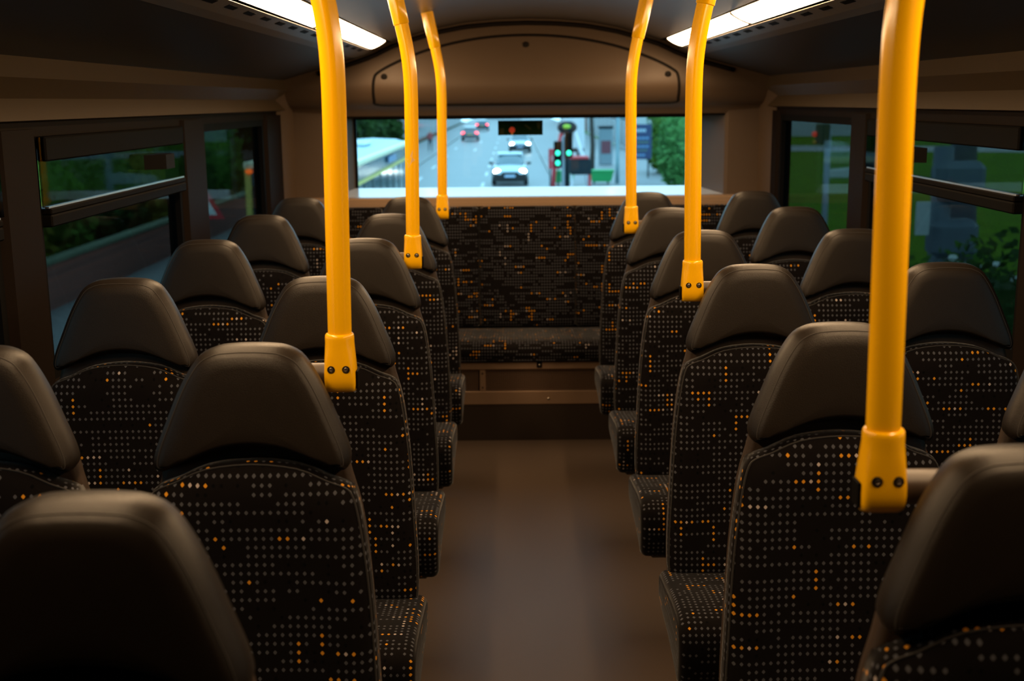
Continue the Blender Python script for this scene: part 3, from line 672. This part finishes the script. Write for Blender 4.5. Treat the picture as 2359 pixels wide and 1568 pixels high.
pos = ['nearest the camera', 'second along the wall', 'third along the wall', 'fourth along the wall', 'fifth along the wall', 'sixth along the wall', 'seventh along the wall', 'farthest along the wall']
for i, (x, y, h, lm, nm) in enumerate(shr):
    tree((x, y, G+0.1), h*0.6, [((0, 0, h*0.55), (0.95, 1.45, h*0.48)), ((0.1, 0.5, h*0.4), (0.9, 1.0, h*0.38))], 1300, 0.13, lm, f'{nm} behind the brick wall, {pos[i]}', 20+i, 'shrub', 'shrubs behind the garden wall', 0.07, 'garden_shrub')
for i, (x, y, h, lb) in enumerate(((-15, 26, 8, 'dark tree standing behind the shrubs and brick wall'), (-16, 40, 9, 'tall dark tree farther along the brick wall'), (-13.5, 62, 8, 'dark tree far down the street'), (-8.5, 58, 6, 'dark roadside tree behind the parked bus'), (-7.5, 64.8, 5.0, 'small dark pavement tree just before the brown shops'))):
    tree((x, y, G), h*0.6, [((0, 0, h*0.62), (h*0.3, h*0.36, h*0.36)), ((0.2, 0.8, h*0.45), (h*0.25, h*0.25, h*0.25))], 1800, 0.22, LEAF_D, lb, 40+i, 'tree', 'street trees', 0.2)

# ------------------------------------------------------------------ buildings
WGL = mat('dark_window_glass', (0.03, 0.045, 0.06), 0.12)
def building(name, x0, x1, y0, y1, h, wallm, label, side, nwin, rows=2, fascia=None, shop=None):
    b = empty(name, ((x0+x1)/2, (y0+y1)/2, G)); tag(b, label, 'building')
    hx, hy = (x1-x0)/2, (y1-y0)/2
    MB().box(-hx, hx, -hy, hy, 0, h).build('walls', wallm, b)
    MB().prism([(-hx-0.2, h), (hx+0.2, h), (0, h+1.8)], -hy-0.2, hy+0.2, 'y').build('roof', mat('slate_roof', (0.07, 0.07, 0.08), 0.7), b)
    fx = side*hx
    if shop:
        n = max(1, int((y1-y0)//5))
        for k in range(n):
            a = -hy+0.5+(2*hy-1)*k/n; c = -hy+0.2+(2*hy-1)*(k+1)/n
            MB().box(*sorted((fx, fx+side*0.05)), a, c, 0.4, 2.4).build('shop_window', WGL, b)
            MB().box(*sorted((fx, fx+side*0.12)), a, c, 2.5, 3.1).build('shop_fascia', mat(f'fascia_{shop[k % len(shop)][0]}', shop[k % len(shop)][1], 0.5), b)
    for r_ in range(rows):
        z = (4.0 if shop else 1.0) + 2.8*r_
        if z+1.4 > h: break
        for k in range(nwin):
            c = -hy + (2*hy)*(k+0.5)/nwin
            f = MB().box(*sorted((fx-side*0.05, fx+side*0.04)), c-0.65, c+0.65, z-0.08, z+1.45).build('window', mat('window_frame_white', (0.6, 0.6, 0.6), 0.5), b)
            MB().box(*sorted((fx, fx+side*0.05)), c-0.55, c+0.55, z, z+1.37).build('window_pane', WGL, f)
    return b
S1 = [('navy', (0.02, 0.04, 0.20)), ('teal', (0.03, 0.16, 0.17)), ('grey', (0.2, 0.22, 0.24)), ('rust', (0.30, 0.10, 0.04)), ('blue', (0.06, 0.20, 0.45))]
BB = mat('brown_brick_far', (0.14, 0.10, 0.085), 0.8, var=0.2, vscale=1.0); RBK = mat('red_brick_far', (0.24, 0.10, 0.07), 0.8, var=0.2, vscale=1.0)
REND = mat('pale_render', (0.42, 0.44, 0.46), 0.7, var=0.1, vscale=0.6)
building('shop_terrace', -20, -9.4, 66, 96, 7.2, BB, 'brown brick shop terrace beyond the garden wall', 1, 8, 1, shop=S1)
building('shop_terrace', -20, -9.6, 100, 150, 7.0, RBK, 'red brick shop terrace farther down the street', 1, 10, 1, shop=S1[2:]+S1[:2])
building('corner_house', -20, -9.8, 156, 230, 7.5, REND, 'pale rendered houses at the far end of the street', 1, 10, 2)
building('shop_terrace', 9.3, 20, 96, 150, 7.0, REND, 'pale shop terrace behind the hedge', -1, 10, 1, shop=S1[1:]+S1[:1])
building('brick_house', 9.6, 20, 158, 240, 7.2, RBK, 'red brick houses at the far end of the street', -1, 10, 2)
building('end_house', -8, 14, 300, 312, 8, BB, 'brown house closing the view down the street', 1, 3, 2)
hs = [(-46, -34, 60, 74, 6.5, RBK, 'red brick house behind the trees'), (-48, -36, 82, 100, 6.5, REND, 'pale house behind the trees'), (-44, -33, 108, 124, 6.5, mat('blue_render', (0.10, 0.26, 0.42), 0.7), 'blue rendered house behind the trees')]
for h in hs: building('garden_house', *h[:5], h[5], h[6], 1, 4, 2)
building('park_house', 24, 44, 128, 146, 6, REND, 'pale house beyond the far side of the lawn', -1, 5, 2)

# ------------------------------------------------------------------ vehicles
TYRE = mat('tyre_rubber', (0.015, 0.015, 0.016), 0.8); RIM = mat('wheel_alloy', (0.4, 0.4, 0.42), 0.35, metal=0.8)
CGL = mat('car_glass', (0.05, 0.10, 0.13), 0.06, coat=0.5)
HEADL = emit('headlamp_glow', (1.0, 0.97, 0.88), 45.0); TAILL = emit('tail_glow', (1.0, 0.05, 0.07), 11.0); PLATE = mat('number_plate', (0.45, 0.58, 0.78), 0.4)
def rr(hw, z0, z1, y, e=3.5, n=24):
    zc_, hz = (z0+z1)/2, (z1-z0)/2; out = []
    for k in range(n):
        a = 2*math.pi*k/n; c, s = math.cos(a), math.sin(a)
        out.append((hw*math.copysign(abs(c)**(2/e), c), y, zc_+hz*math.copysign(abs(s)**(2/e), s)))
    return out
def car(loc, rz, paint, label, head=False, tail=False, roofm=None):
    t = empty('car', loc, rz); tag(t, label, 'car', 'cars on the road')
    B = [(-2.16, .62, .34, .60), (-2.10, .76, .27, .72), (-1.9, .86, .22, .80), (-1.3, .895, .2, .93), (-.75, .90, .2, 1.0), (.4, .90, .2, 1.02), (1.3, .90, .2, 1.03), (1.85, .87, .22, 1.02), (2.08, .80, .28, .95), (2.14, .70, .36, .85)]
    MB().loft([rr(hw, z0, z1, y) for y, hw, z0, z1 in B]).build('body', paint, t, smooth=True, sharp=50)
    C = [(-.85, .72, .92, 1.0), (-.55, .72, .92, 1.16), (-.05, .68, .92, 1.44), (.2, .67, .92, 1.49), (1.1, .67, .92, 1.50), (1.6, .66, .92, 1.42), (1.95, .68, .92, 1.12), (2.02, .68, .92, 1.0)]
    MB().loft([rr(hw, z0, z1, y, 3.0) for y, hw, z0, z1 in C]).build('cabin_glass', CGL, t, smooth=True, sharp=60)
    MB().loft([rr(hw, z0, z1, y, 3.0) for y, hw, z0, z1 in [(-.12, .60, 1.415, 1.445), (.15, .655, 1.44, 1.505), (.9, .66, 1.45, 1.52), (1.45, .65, 1.43, 1.485), (1.66, .60, 1.385, 1.425)]]).build('roof', roofm or paint, t, smooth=True)
    for x in (-.80, .80):
        for y in (-1.32, 1.32):
            w = MB(); w.prism([(y+.32*math.cos(2*math.pi*k/18), .32+.32*math.sin(2*math.pi*k/18)) for k in range(18)], x-.10, x+.10, 'x'); wo = w.build('wheel', TYRE, t)
            MB().prism([(y+.20*math.cos(2*math.pi*k/14), .32+.20*math.sin(2*math.pi*k/14)) for k in range(14)], x-.108 if x < 0 else x+.09, x-.09 if x < 0 else x+.108, 'x').build('rim', RIM, wo)
        MB().ell((x*0.80, -2.02, .70), (.17, .10, .11), 12, 7).build('headlamp', HEADL if head else RIM, t, smooth=True)
        MB().ell((x*0.84, 2.04, .82), (.22, .10, .13), 12, 7).build('tail_lamp', TAILL if tail else mat('tail_unlit', (0.3, 0.01, 0.01), 0.3), t, smooth=True)
        MB().ell((x*1.2, -.55, 1.02), (.11, .07, .075), 10, 6).build('mirror', TYRE, t, smooth=True)
    MB().cham(-.42, .42, -2.185, -2.08, .48, .66, .02).build('grille', TYRE, t)
    MB().cham(-.82, .82, -2.17, -1.90, .20, .58, .03).build('bumper_shade', TYRE, t)  # black bumper made taller to stand in for shade on the lower front
    MB().box(-.26, .26, -2.20, -2.185, .42, .53).build('front_plate', PLATE, t)
    MB().box(-.26, .26, 2.15, 2.165, .62, .73).build('rear_plate', mat('yellow_plate', (0.6, 0.5, 0.1), 0.4), t)
    return t
SILV = mat('silver_paint', (0.42, 0.50, 0.56), 0.25, metal=0.3, coat=0.5); WHITE = mat('white_paint', (0.72, 0.76, 0.78), 0.3, coat=0.5); DKBL = mat('dark_blue_paint', (0.04, 0.07, 0.11), 0.3, coat=0.5); GREYP = mat('grey_paint', (0.16, 0.19, 0.22), 0.3, coat=0.5)
car((-0.20, 60.4, G), 0, SILV, 'silver car with bright headlights following in the lane, nearest', head=True)
car((0.55, 98, G), 0, SILV, 'pale car with headlights right behind the silver car', head=True, roofm=WHITE)
car((-4.55, 128, G), math.pi, GREYP, 'white-roofed car with red tail lights driving away', tail=True, roofm=WHITE)
car((-4.35, 172, G), math.pi, DKBL, 'dark car with red tail lights farthest down the road', tail=True, roofm=WHITE)
# fix heading of the departing cars: their tails face the bus
for o in [q for q in COL.objects if q.name.startswith('car') and q.parent is None and 'tail lights' in str(q.get('label', ''))]: o.rotation_euler.z = math.pi

# single-deck bus standing by the far kerb
CREAM = mat('cream_paint', (0.82, 0.80, 0.55), 0.4); BYEL = mat('dull_yellow_paint', (0.66, 0.54, 0.12), 0.45); ROOFB = mat('pale_blue_roof', (0.34, 0.48, 0.53), 0.35)
bs = empty('single_deck_bus', (-4.80, 26.4, G)); tag(bs, 'single-deck bus with pale roof and cream roof edge at the kerb', 'bus')
BL = 14.0
MB().box(-1.18, 1.18, 0.03, BL, 0.35, 1.05).build('lower_body', mat('bus_teal', (0.03, 0.10, 0.12), 0.4), bs)
MB().prism([(-1.16, 2.66), (1.16, 2.66), (1.16, 2.74), (0.8, 2.86), (0, 2.90), (-0.8, 2.86), (-1.16, 2.74)], 0.05, BL-0.05, 'y').build('roof', ROOFB, bs)
for x in (-1.2, 1.2): MB().cham(x-0.06, x+0.06, 0, BL, 2.66, 2.80, 0.02).build('roof_edge', CREAM, bs)
for y in (0.0, BL-0.1): MB().cham(-1.2, 1.2, y, y+0.1, 2.66, 2.80, 0.02).build('roof_edge', CREAM, bs)
MB().box(-1.15, 1.15, 0.06, BL-0.06, 2.28, 2.66).build('header_band', mat('teal_glass', (0.02, 0.075, 0.10), 0.2), bs)
for x in (-1.19, 1.19):
    MB().box(x-0.03, x+0.03, 0.05, BL-0.05, 2.22, 2.28).build('window_rail', BYEL, bs)
    for k in range(8):
        y0 = 0.12+(BL-0.24)*k/8
        MB().box(x-0.01, x+0.01, y0+0.06, y0+(BL-0.24)/8-0.06, 1.08, 2.21).build('side_window', mat('bus_side_glass', (0.03, 0.085, 0.10), 0.12), bs)
        MB().box(x-0.025, x+0.025, y0-0.06, y0+0.06, 1.05, 2.22).build('window_post', mat('bus_post_dark', (0.03, 0.04, 0.04), 0.4), bs)
for x in (-1.17, 1.17):
    for y in (0.06, BL-0.06): MB().cham(x-0.07, x+0.07, y-0.07, y+0.07, 0.4, 2.66, 0.02).build('corner_post', BYEL, bs)
MB().box(-1.1, 1.1, 0.04, 0.08, 1.1, 2.2).build('rear_window', mat('bus_rear_glass', (0.03, 0.03, 0.035), 0.15), bs)
MB().box(1.185, 1.215, 7.4, 9.6, 2.38, 2.56).build('route_display', mat('display_pale', (0.14, 0.24, 0.42), 0.4), bs)
MB().ell((-1.12, -0.06, 2.60), (0.085, 0.05, 0.055), 12, 7).build('marker_lamp', emit('amber_lamp', (1.0, 0.13, 0.01), 5.0), bs, smooth=True)
for y, x in ((3.0, -0.4), (6.6, 0.1)): MB().cham(x-0.55, x+0.55, y, y+1.7, 2.88, 3.0, 0.05).build('roof_pod', mat('roof_pod_pale', (0.55, 0.66, 0.70), 0.4), bs)
for x in (-1.0, 1.0):
    for y in (2.6, 9.2): MB().prism([(y+.45*math.cos(2*math.pi*k/18), .45+.45*math.sin(2*math.pi*k/18)) for k in range(18)], x-.14, x+.14, 'x').build('wheel', TYRE, bs)

# ------------------------------------------------------------------ street furniture
GRN = emit('signal_green', (0.06, 1.0, 0.55), 2.2); GPOLE = mat('grey_post', (0.22, 0.26, 0.30), 0.5)
ts = empty('traffic_signal', (1.63, 40, G)) ; tag(ts, 'traffic signal showing green on the pavement edge', 'traffic light')
MB().sweep([(0, 0, 0), (0, 0, 2.9)], 0.055, 12).build('post', GPOLE, ts, smooth=True, sharp=50)
for x, gl in ((-0.18, ((2.36,), (2.03,))), (0.19, ((2.36,),))):
    hd = MB().cham(x-0.13, x+0.13, -0.1, 0.1, 1.88 if x < 0 else 2.2, 2.75 if x < 0 else 3.05, 0.02).build('signal_head', RUBBER, ts)
    for (z,) in gl: MB().ell((x, -0.11, z), (0.075, 0.03, 0.085), 14, 8).build('green_lamp', GRN, hd, smooth=True)
REDP = mat('red_plant_paint', (0.50, 0.04, 0.05), 0.5); WHP = mat('white_plant_paint', (0.62, 0.62, 0.66), 0.5); DKP = mat('dark_plant', (0.012, 0.022, 0.028), 0.7, spec=0.15)
hf = empty('works_hoist', (2.35, 50, G)); tag(hf, 'red and white roadworks hoist with dark top behind the signal', 'hoist')
MB().sweep([(-0.75, 0, 0.1), (-0.65, 0, 1.4), (-0.35, 0, 2.75)], 0.10, 10).build('red_leg', REDP, hf, smooth=True)
MB().sweep([(0.85, 0, 0.1), (0.62, 0, 1.5), (0.12, 0, 2.95)], 0.10, 10).build('white_leg', WHP, hf, smooth=True)
MB().sweep([(-0.15, 0.3, 0.1), (-0.12, 0.2, 1.6), (-0.1, 0, 2.8)], 0.13, 10).build('mast', DKP, hf, smooth=True)
MB().ell((-0.12, 0, 2.98), (0.42, 0.3, 0.28), 14, 8).build('motor_cover', DKP, hf, smooth=True)
MB().ell((-0.15, -0.28, 3.02), (0.17, 0.06, 0.1), 12, 7).build('warning_label', mat('hi_vis', (0.35, 0.55, 0.04), 0.6), hf, smooth=True)
cb = empty('works_sign', (1.85, 54, G+0.1)); tag(cb, 'square red roadworks board on a stand beside the hoist', 'sign')
MB().cham(-0.28, 0.24, -0.04, 0.04, 0.95, 1.85, 0.02).build('board', REDP, cb)
MB().disc_y(-0.02, 1.42, [(0.16, -0.04), (0.16, -0.05), (0.01, -0.05)], 18).build('disc', mat('sign_pink', (0.45, 0.22, 0.22), 0.5), cb)
MB().box(-0.24, -0.18, -0.03, 0.03, 0, 0.96).box(0.14, 0.20, -0.03, 0.03, 0, 0.96).build('stand', DKP, cb)
dk = empty('works_tank', (2.62, 47, G+0.1)); tag(dk, 'dark square tank on a frame below the hoist', 'tank')
MB().cham(-0.42, 0.42, -0.4, 0.4, 1.12, 1.72, 0.05).build('tank', DKP, dk)
MB().cham(-0.44, 0.30, -0.42, 0.42, 1.73, 1.83, 0.02).build('lid', REDP, dk)
for x in (-0.36, 0.36):
    for y in (-0.34, 0.34): MB().cham(x-0.04, x+0.04, y-0.04, y+0.04, 0, 1.12, 0.005).build('leg', WHP if x < 0 else REDP, dk)
GBIN = mat('green_bin_plastic', (0.01, 0.30, 0.08), 0.45)
for (x, y, w, lb) in ((2.40, 57.0, 0.50, 'green wheeled bin below the traffic signal'), (4.22, 57.3, 0.56, 'green wheeled bin standing alone on the pavement')):
    b = empty('wheeled_bin', (x, y, G+0.1)); tag(b, lb, 'bin', 'green wheeled bins')
    MB().loft([[(-w*.8, -.3, .14), (w*.8, -.3, .14), (w*.8, .3, .14), (-w*.8, .3, .14)], [(-w, -.38, .62), (w, -.38, .62), (w, .38, .62), (-w, .38, .62)]]).build('tub', GBIN, b)
    MB().cham(-w-0.03, w+0.03, -.42, .42, .622, .70, .02).build('lid', GBIN, b)
    for xx in (-w*.6, w*.6): MB().prism([(.3+.12*math.cos(2*math.pi*k/14), .12+.12*math.sin(2*math.pi*k/14)) for k in range(14)], xx-.04, xx+.04, 'x').build('wheel', TYRE, b)
lr = empty('box_lorry', (4.25, 82, G+0.1)); tag(lr, 'white box lorry parked beside the roadworks', 'lorry')
MB().cham(-0.85, 0.65, 0, 4.4, 0.75, 3.3, 0.04).build('box_body', WHP, lr); MB().cham(-0.80, 0.60, 4.5, 6.0, 0.6, 2.5, 0.08).build('cab', WHP, lr); MB().cham(-0.8, 0.6, 0, 5.8, 0.5, 0.74, 0.02).build('chassis', DKP, lr)
for xx in (-0.72, 0.52):
    for yy in (1.0, 5.2): MB().prism([(yy+.4*math.cos(2*math.pi*k/16), .4+.4*math.sin(2*math.pi*k/16)) for k in range(16)], xx-.12, xx+.12, 'x').build('wheel', TYRE, lr)
tree((4.60, 70, G+0.1), 4.6, [((0, 0, 5.6), (2.0, 2.0, 1.5))], 900, 0.2, LEAF_M, 'pavement tree with a bare brown trunk beside the lorry', 61, 'tree', 'street trees', 0.17)
kk = empty('ticket_kiosk', (5.8, 75, G+0.1)); tag(kk, 'grey ticket kiosk with a dark red panel on the pavement', 'kiosk')
MB().cham(-0.42, 0.42, -0.3, 0.3, 0.0, 2.25, 0.04).build('cabinet', mat('kiosk_grey', (0.20, 0.26, 0.30), 0.5), kk)
MB().box(-0.3, 0.3, -0.32, -0.30, 0.7, 1.5).build('panel', mat('kiosk_red', (0.18, 0.05, 0.07), 0.5), kk); MB().cham(-0.46, 0.46, -0.34, 0.34, 2.25, 2.4, 0.03).build('cap', DKP, kk)
lp = empty('lamp_post', (5.05, 58, G+0.1)); tag(lp, 'grey street lamp post in front of the poster board', 'lamp post')
MB().sweep([(0, 0, 0), (0, 0, 1.3), (0, 0, 6.0), (-0.3, 0, 6.3), (-1.0, 0, 6.4)], [0.11, 0.075, 0.06, 0.05, 0.05], 12).build('column', mat('lamp_post_grey', (0.22, 0.36, 0.42), 0.5), lp, smooth=True)
MB().cham(-1.5, -0.95, -0.12, 0.12, 6.33, 6.45, 0.03).build('lantern', DKP, lp)
pb = empty('poster_board', (6.55, 62, G+0.1)); tag(pb, 'navy poster board with pale lines of lettering beside the hedge', 'poster board')
MB().cham(-0.62, 0.62, -0.05, 0.05, 0.95, 2.75, 0.02).build('board', mat('poster_navy', (0.018, 0.035, 0.11), 0.5), pb)
for z, w, hh, cn, c in ((2.45, 0.34, 0.10, 'poster_white', (0.34, 0.44, 0.55)), (2.05, 0.50, 0.07, 'poster_blue', (0.12, 0.24, 0.42)), (1.84, 0.48, 0.05, 'poster_green', (0.10, 0.17, 0.12)), (1.62, 0.50, 0.06, 'poster_blue', (0.12, 0.24, 0.42)), (1.42, 0.42, 0.04, 'poster_green', (0.1, 0.17, 0.12)), (1.18, 0.3, 0.07, 'poster_blue', (0.12, 0.24, 0.42))):
    n = 5
    for k in range(n):
        x0 = -w + 2*w*k/n
        MB().box(x0, x0+2*w/n*0.8, -0.06, -0.052, z-hh, z+hh*0.6).build('lettering', mat(cn, c, 0.5), pb)
MB().box(-0.5, -0.42, -0.03, 0.03, 0, 0.96).box(0.42, 0.5, -0.03, 0.03, 0, 0.96).build('stand', DKP, pb)
for i, (x, y, rx, ry, h, lm, lb) in enumerate(((7.55, 55, 0.95, 2.4, 3.6, LEAF_B, 'tall fresh green hedge bush beside the poster board'), (8.3, 66, 1.0, 3.2, 4.2, LEAF_M, 'green bush behind the poster board'), (9.9, 48, 1.1, 2.5, 2.4, LEAF_M, 'bush at the edge of the lawn'))):
    tree((x, y, G+0.1), h*0.6, [((0, 0, h*0.52), (rx, ry, h*0.5)), ((-0.1, -0.6, h*0.36), (rx*0.9, ry*0.7, h*0.36))], 2200, 0.13, lm, lb, 70+i, 'bush', 'bushes by the lawn', 0.1, 'hedge_bush')

# warning sign on the far pavement (left quarter window)
tg = empty('warning_sign', (-6.24, 23.6, G+0.1)); tag(tg, 'white warning triangle with a red border on a short post', 'road sign')
def tri(r): return [(r*math.sin(2*math.pi*k/3), 1.95 + r*math.cos(2*math.pi*k/3)) for k in range(3)]
MB().prism(tri(0.46), -0.02, 0.0, 'y').build('red_border', mat('sign_red', (0.62, 0.03, 0.04), 0.4), tg)
MB().prism(tri(0.29), -0.026, -0.021, 'y').build('white_face', mat('sign_white', (0.75, 0.78, 0.8), 0.4), tg)
MB().sweep([(0, 0.03, 0), (0, 0.03, 2.2)], 0.04, 10).build('post', GPOLE, tg, smooth=True)

# right-hand windows: signal seen from behind, tree, cabinets, plants
rs = empty('pedestrian_signal', (7.75, 30, G+0.1)); tag(rs, 'signal box with a red lamp on a grey post by the lawn', 'traffic light')
MB().sweep([(0.12, 0, 0), (0.12, 0, 3.2)], 0.075, 12).build('post', mat('pale_grey_post', (0.34, 0.40, 0.48), 0.5), rs, smooth=True)
hb2 = MB().cham(-0.18, 0.14, -0.12, 0.12, 2.84, 3.36, 0.02).build('signal_box', mat('olive_box', (0.05, 0.06, 0.02), 0.6), rs)
MB().ell((-0.24, -0.05, 3.10), (0.06, 0.08, 0.075), 12, 7).build('red_lamp', emit('signal_red', (1.0, 0.06, 0.03), 1.6), hb2, smooth=True)
MB().ell((-0.23, -0.05, 2.90), (0.05, 0.06, 0.06), 12, 7).build('amber_lamp', mat('amber_lens', (0.6, 0.28, 0.02), 0.4), hb2, smooth=True)
tr = empty('park_tree', (6.6, 17.5, G+0.1)); tag(tr, 'thick dark tree trunk beside the grey cabinet', 'tree', 'street trees')
MB().sweep([(0, 0, -0.1), (0.03, 0, 1.5), (-0.02, 0.05, 3.2), (0.05, 0, 5.5)], [0.28, 0.22, 0.19, 0.14], 12).build('trunk', mat('dark_bark', (0.07, 0.075, 0.095), 0.9, var=0.3, vscale=6), tr, smooth=True)
leaves('foliage', [((0, 0, 6.4), (2.4, 2.4, 1.5))], 1400, 0.22, LEAF_M, tr, 88)
uc = empty('utility_cabinet', (5.45, 14.4, G+0.1)); tag(uc, 'dark blue-grey stack of utility equipment on a post by the lawn', 'cabinet')
CABM = mat('cabinet_bluegrey', (0.085, 0.12, 0.16), 0.5)
MB().cham(-0.40, 0.18, -0.2, 0.2, 2.72, 3.22, 0.08).build('upper_box', CABM, uc); MB().cham(-0.42, 0.14, -0.2, 0.2, 2.05, 2.52, 0.08).build('lower_box', CABM, uc)
MB().sweep([(-0.30, 0, 0), (-0.30, 0, 3.4)], 0.12, 12).build('post', CABM, uc, smooth=True)
MB().box(-0.66, -0.50, -0.22, -0.18, 2.35, 2.75).build('white_plate', mat('white_plate', (0.45, 0.50, 0.52), 0.5), uc)
bx = empty('stone_marker', (17.1, 61, G+0.12)); tag(bx, 'pale flat stone lying on the lawn', 'stone')
MB().loft([[(-1.1, -.5, 0), (1.1, -.5, 0), (1.1, .5, 0), (-1.1, .5, 0)], [(-.9, -.4, .35), (1.0, -.4, .5), (1.0, .4, .5), (-.9, .4, .35)]]).build('slab', mat('pale_stone', (0.45, 0.5, 0.5), 0.6), bx)
for i, (x, y, h, lb, lm) in enumerate(((4.5, 10.8, 2.75, 'dark leafy shrub close under the right-hand window', LEAF_D), (5.0, 12.95, 2.4, 'green shrub with white blossoms near the window', LEAF_M), (6.9, 14.4, 1.6, 'low shrub next to the utility equipment', LEAF_D), (4.15, 15.6, 2.0, 'mid green shrub in front of the tree trunk', LEAF_D), (6.4, 21, 1.6, 'shrub on the pavement edge past the tree', LEAF_D))):
    t = tree((x, y, G+0.1), h*0.6, [((0, 0, h*0.5), (0.75, 0.95, h*0.5)), ((0.15, 0.2, h*0.4), (0.7, 0.8, h*0.4))], 4000, 0.05, lm, lb, 90+i, 'shrub', 'shrubs beside the road', 0.05, 'roadside_shrub')
    if i == 1:
        rnd = random.Random(5)
        fl_ = MB()
        for k in range(36): fl_.ell((rnd.uniform(-0.45, 0.4), rnd.uniform(-0.75, -0.4), h*rnd.uniform(0.72, 0.98)), (0.05, 0.05, 0.04), 6, 4)
        bl = fl_.build('blossoms', mat('blossom_white', (0.55, 0.62, 0.62), 0.6), t); bl['kind'] = 'stuff'

# pedestrian far down the pavement
def person(loc, label, top, legs):
    t = empty('person', loc, 0.3); tag(t, label, 'person')
    me = bpy.data.meshes.new('body'); bm = bmesh.new()
    J = [(0, 0, .95, .14), (0, 0, 1.18, .14), (0, 0, 1.40, .15), (0, 0, 1.50, .06), (0, -.02, 1.60, .09), (0, -.02, 1.72, .08),
         (.19, 0, 1.42, .065), (.25, .02, 1.15, .05), (.25, -.08, .92, .04), (-.19, 0, 1.42, .065), (-.25, .03, 1.15, .05), (-.24, .08, .92, .04),
         (.10, 0, .88, .10), (.11, -.08, .50, .07), (.11, -.10, .08, .05), (.11, -.22, .04, .04), (-.10, 0, .88, .10), (-.11, .06, .50, .07), (-.11, .18, .10, .05), (-.11, .08, .04, .04)]
    E_ = [(0, 1), (1, 2), (2, 3), (3, 4), (4, 5), (2, 6), (6, 7), (7, 8), (2, 9), (9, 10), (10, 11), (0, 12), (12, 13), (13, 14), (14, 15), (0, 16), (16, 17), (17, 18), (18, 19)]
    sl = bm.verts.layers.skin.verify(); bv = [bm.verts.new(j[:3]) for j in J]
    for a, b in E_: bm.edges.new((bv[a], bv[b]))
    for i, v_ in enumerate(bv): v_[sl].radius = (J[i][3], J[i][3]*0.8); v_[sl].use_root = (i == 0)
    bm.to_mesh(me); bm.free()
    o = bpy.data.objects.new('body', me); COL.objects.link(o); o.parent = t
    o.modifiers.new('skin', 'SKIN'); ss = o.modifiers.new('sub', 'SUBSURF'); ss.levels = 1; ss.render_levels = 1
    mt, nt, p, N, L = nodes_of('clothing'); tc = N.new('ShaderNodeTexCoord'); sp = N.new('ShaderNodeSeparateXYZ'); L.new(tc.outputs['Object'], sp.inputs[0])
    cr = N.new('ShaderNodeValToRGB'); cr.color_ramp.interpolation = 'CONSTANT'; e = cr.color_ramp.elements
    e[0].position = 0; e[0].color = (*legs, 1); e[1].position = 0.52; e[1].color = (*top, 1); q = e.new(0.80); q.color = (0.45, 0.28, 0.2, 1); q = e.new(0.89); q.color = (0.03, 0.02, 0.015, 1)
    dv = N.new('ShaderNodeMath'); dv.operation = 'DIVIDE'; dv.inputs[1].default_value = 1.9; L.new(sp.outputs[2], dv.inputs[0]); L.new(dv.outputs[0], cr.inputs[0]); L.new(cr.outputs[0], p.inputs['Base Color'])
    me.materials.append(mt)
person((-6.75, 97, G+0.10), 'pedestrian in a red top and dark trousers on the pavement', (0.32, 0.05, 0.05), (0.03, 0.035, 0.05))
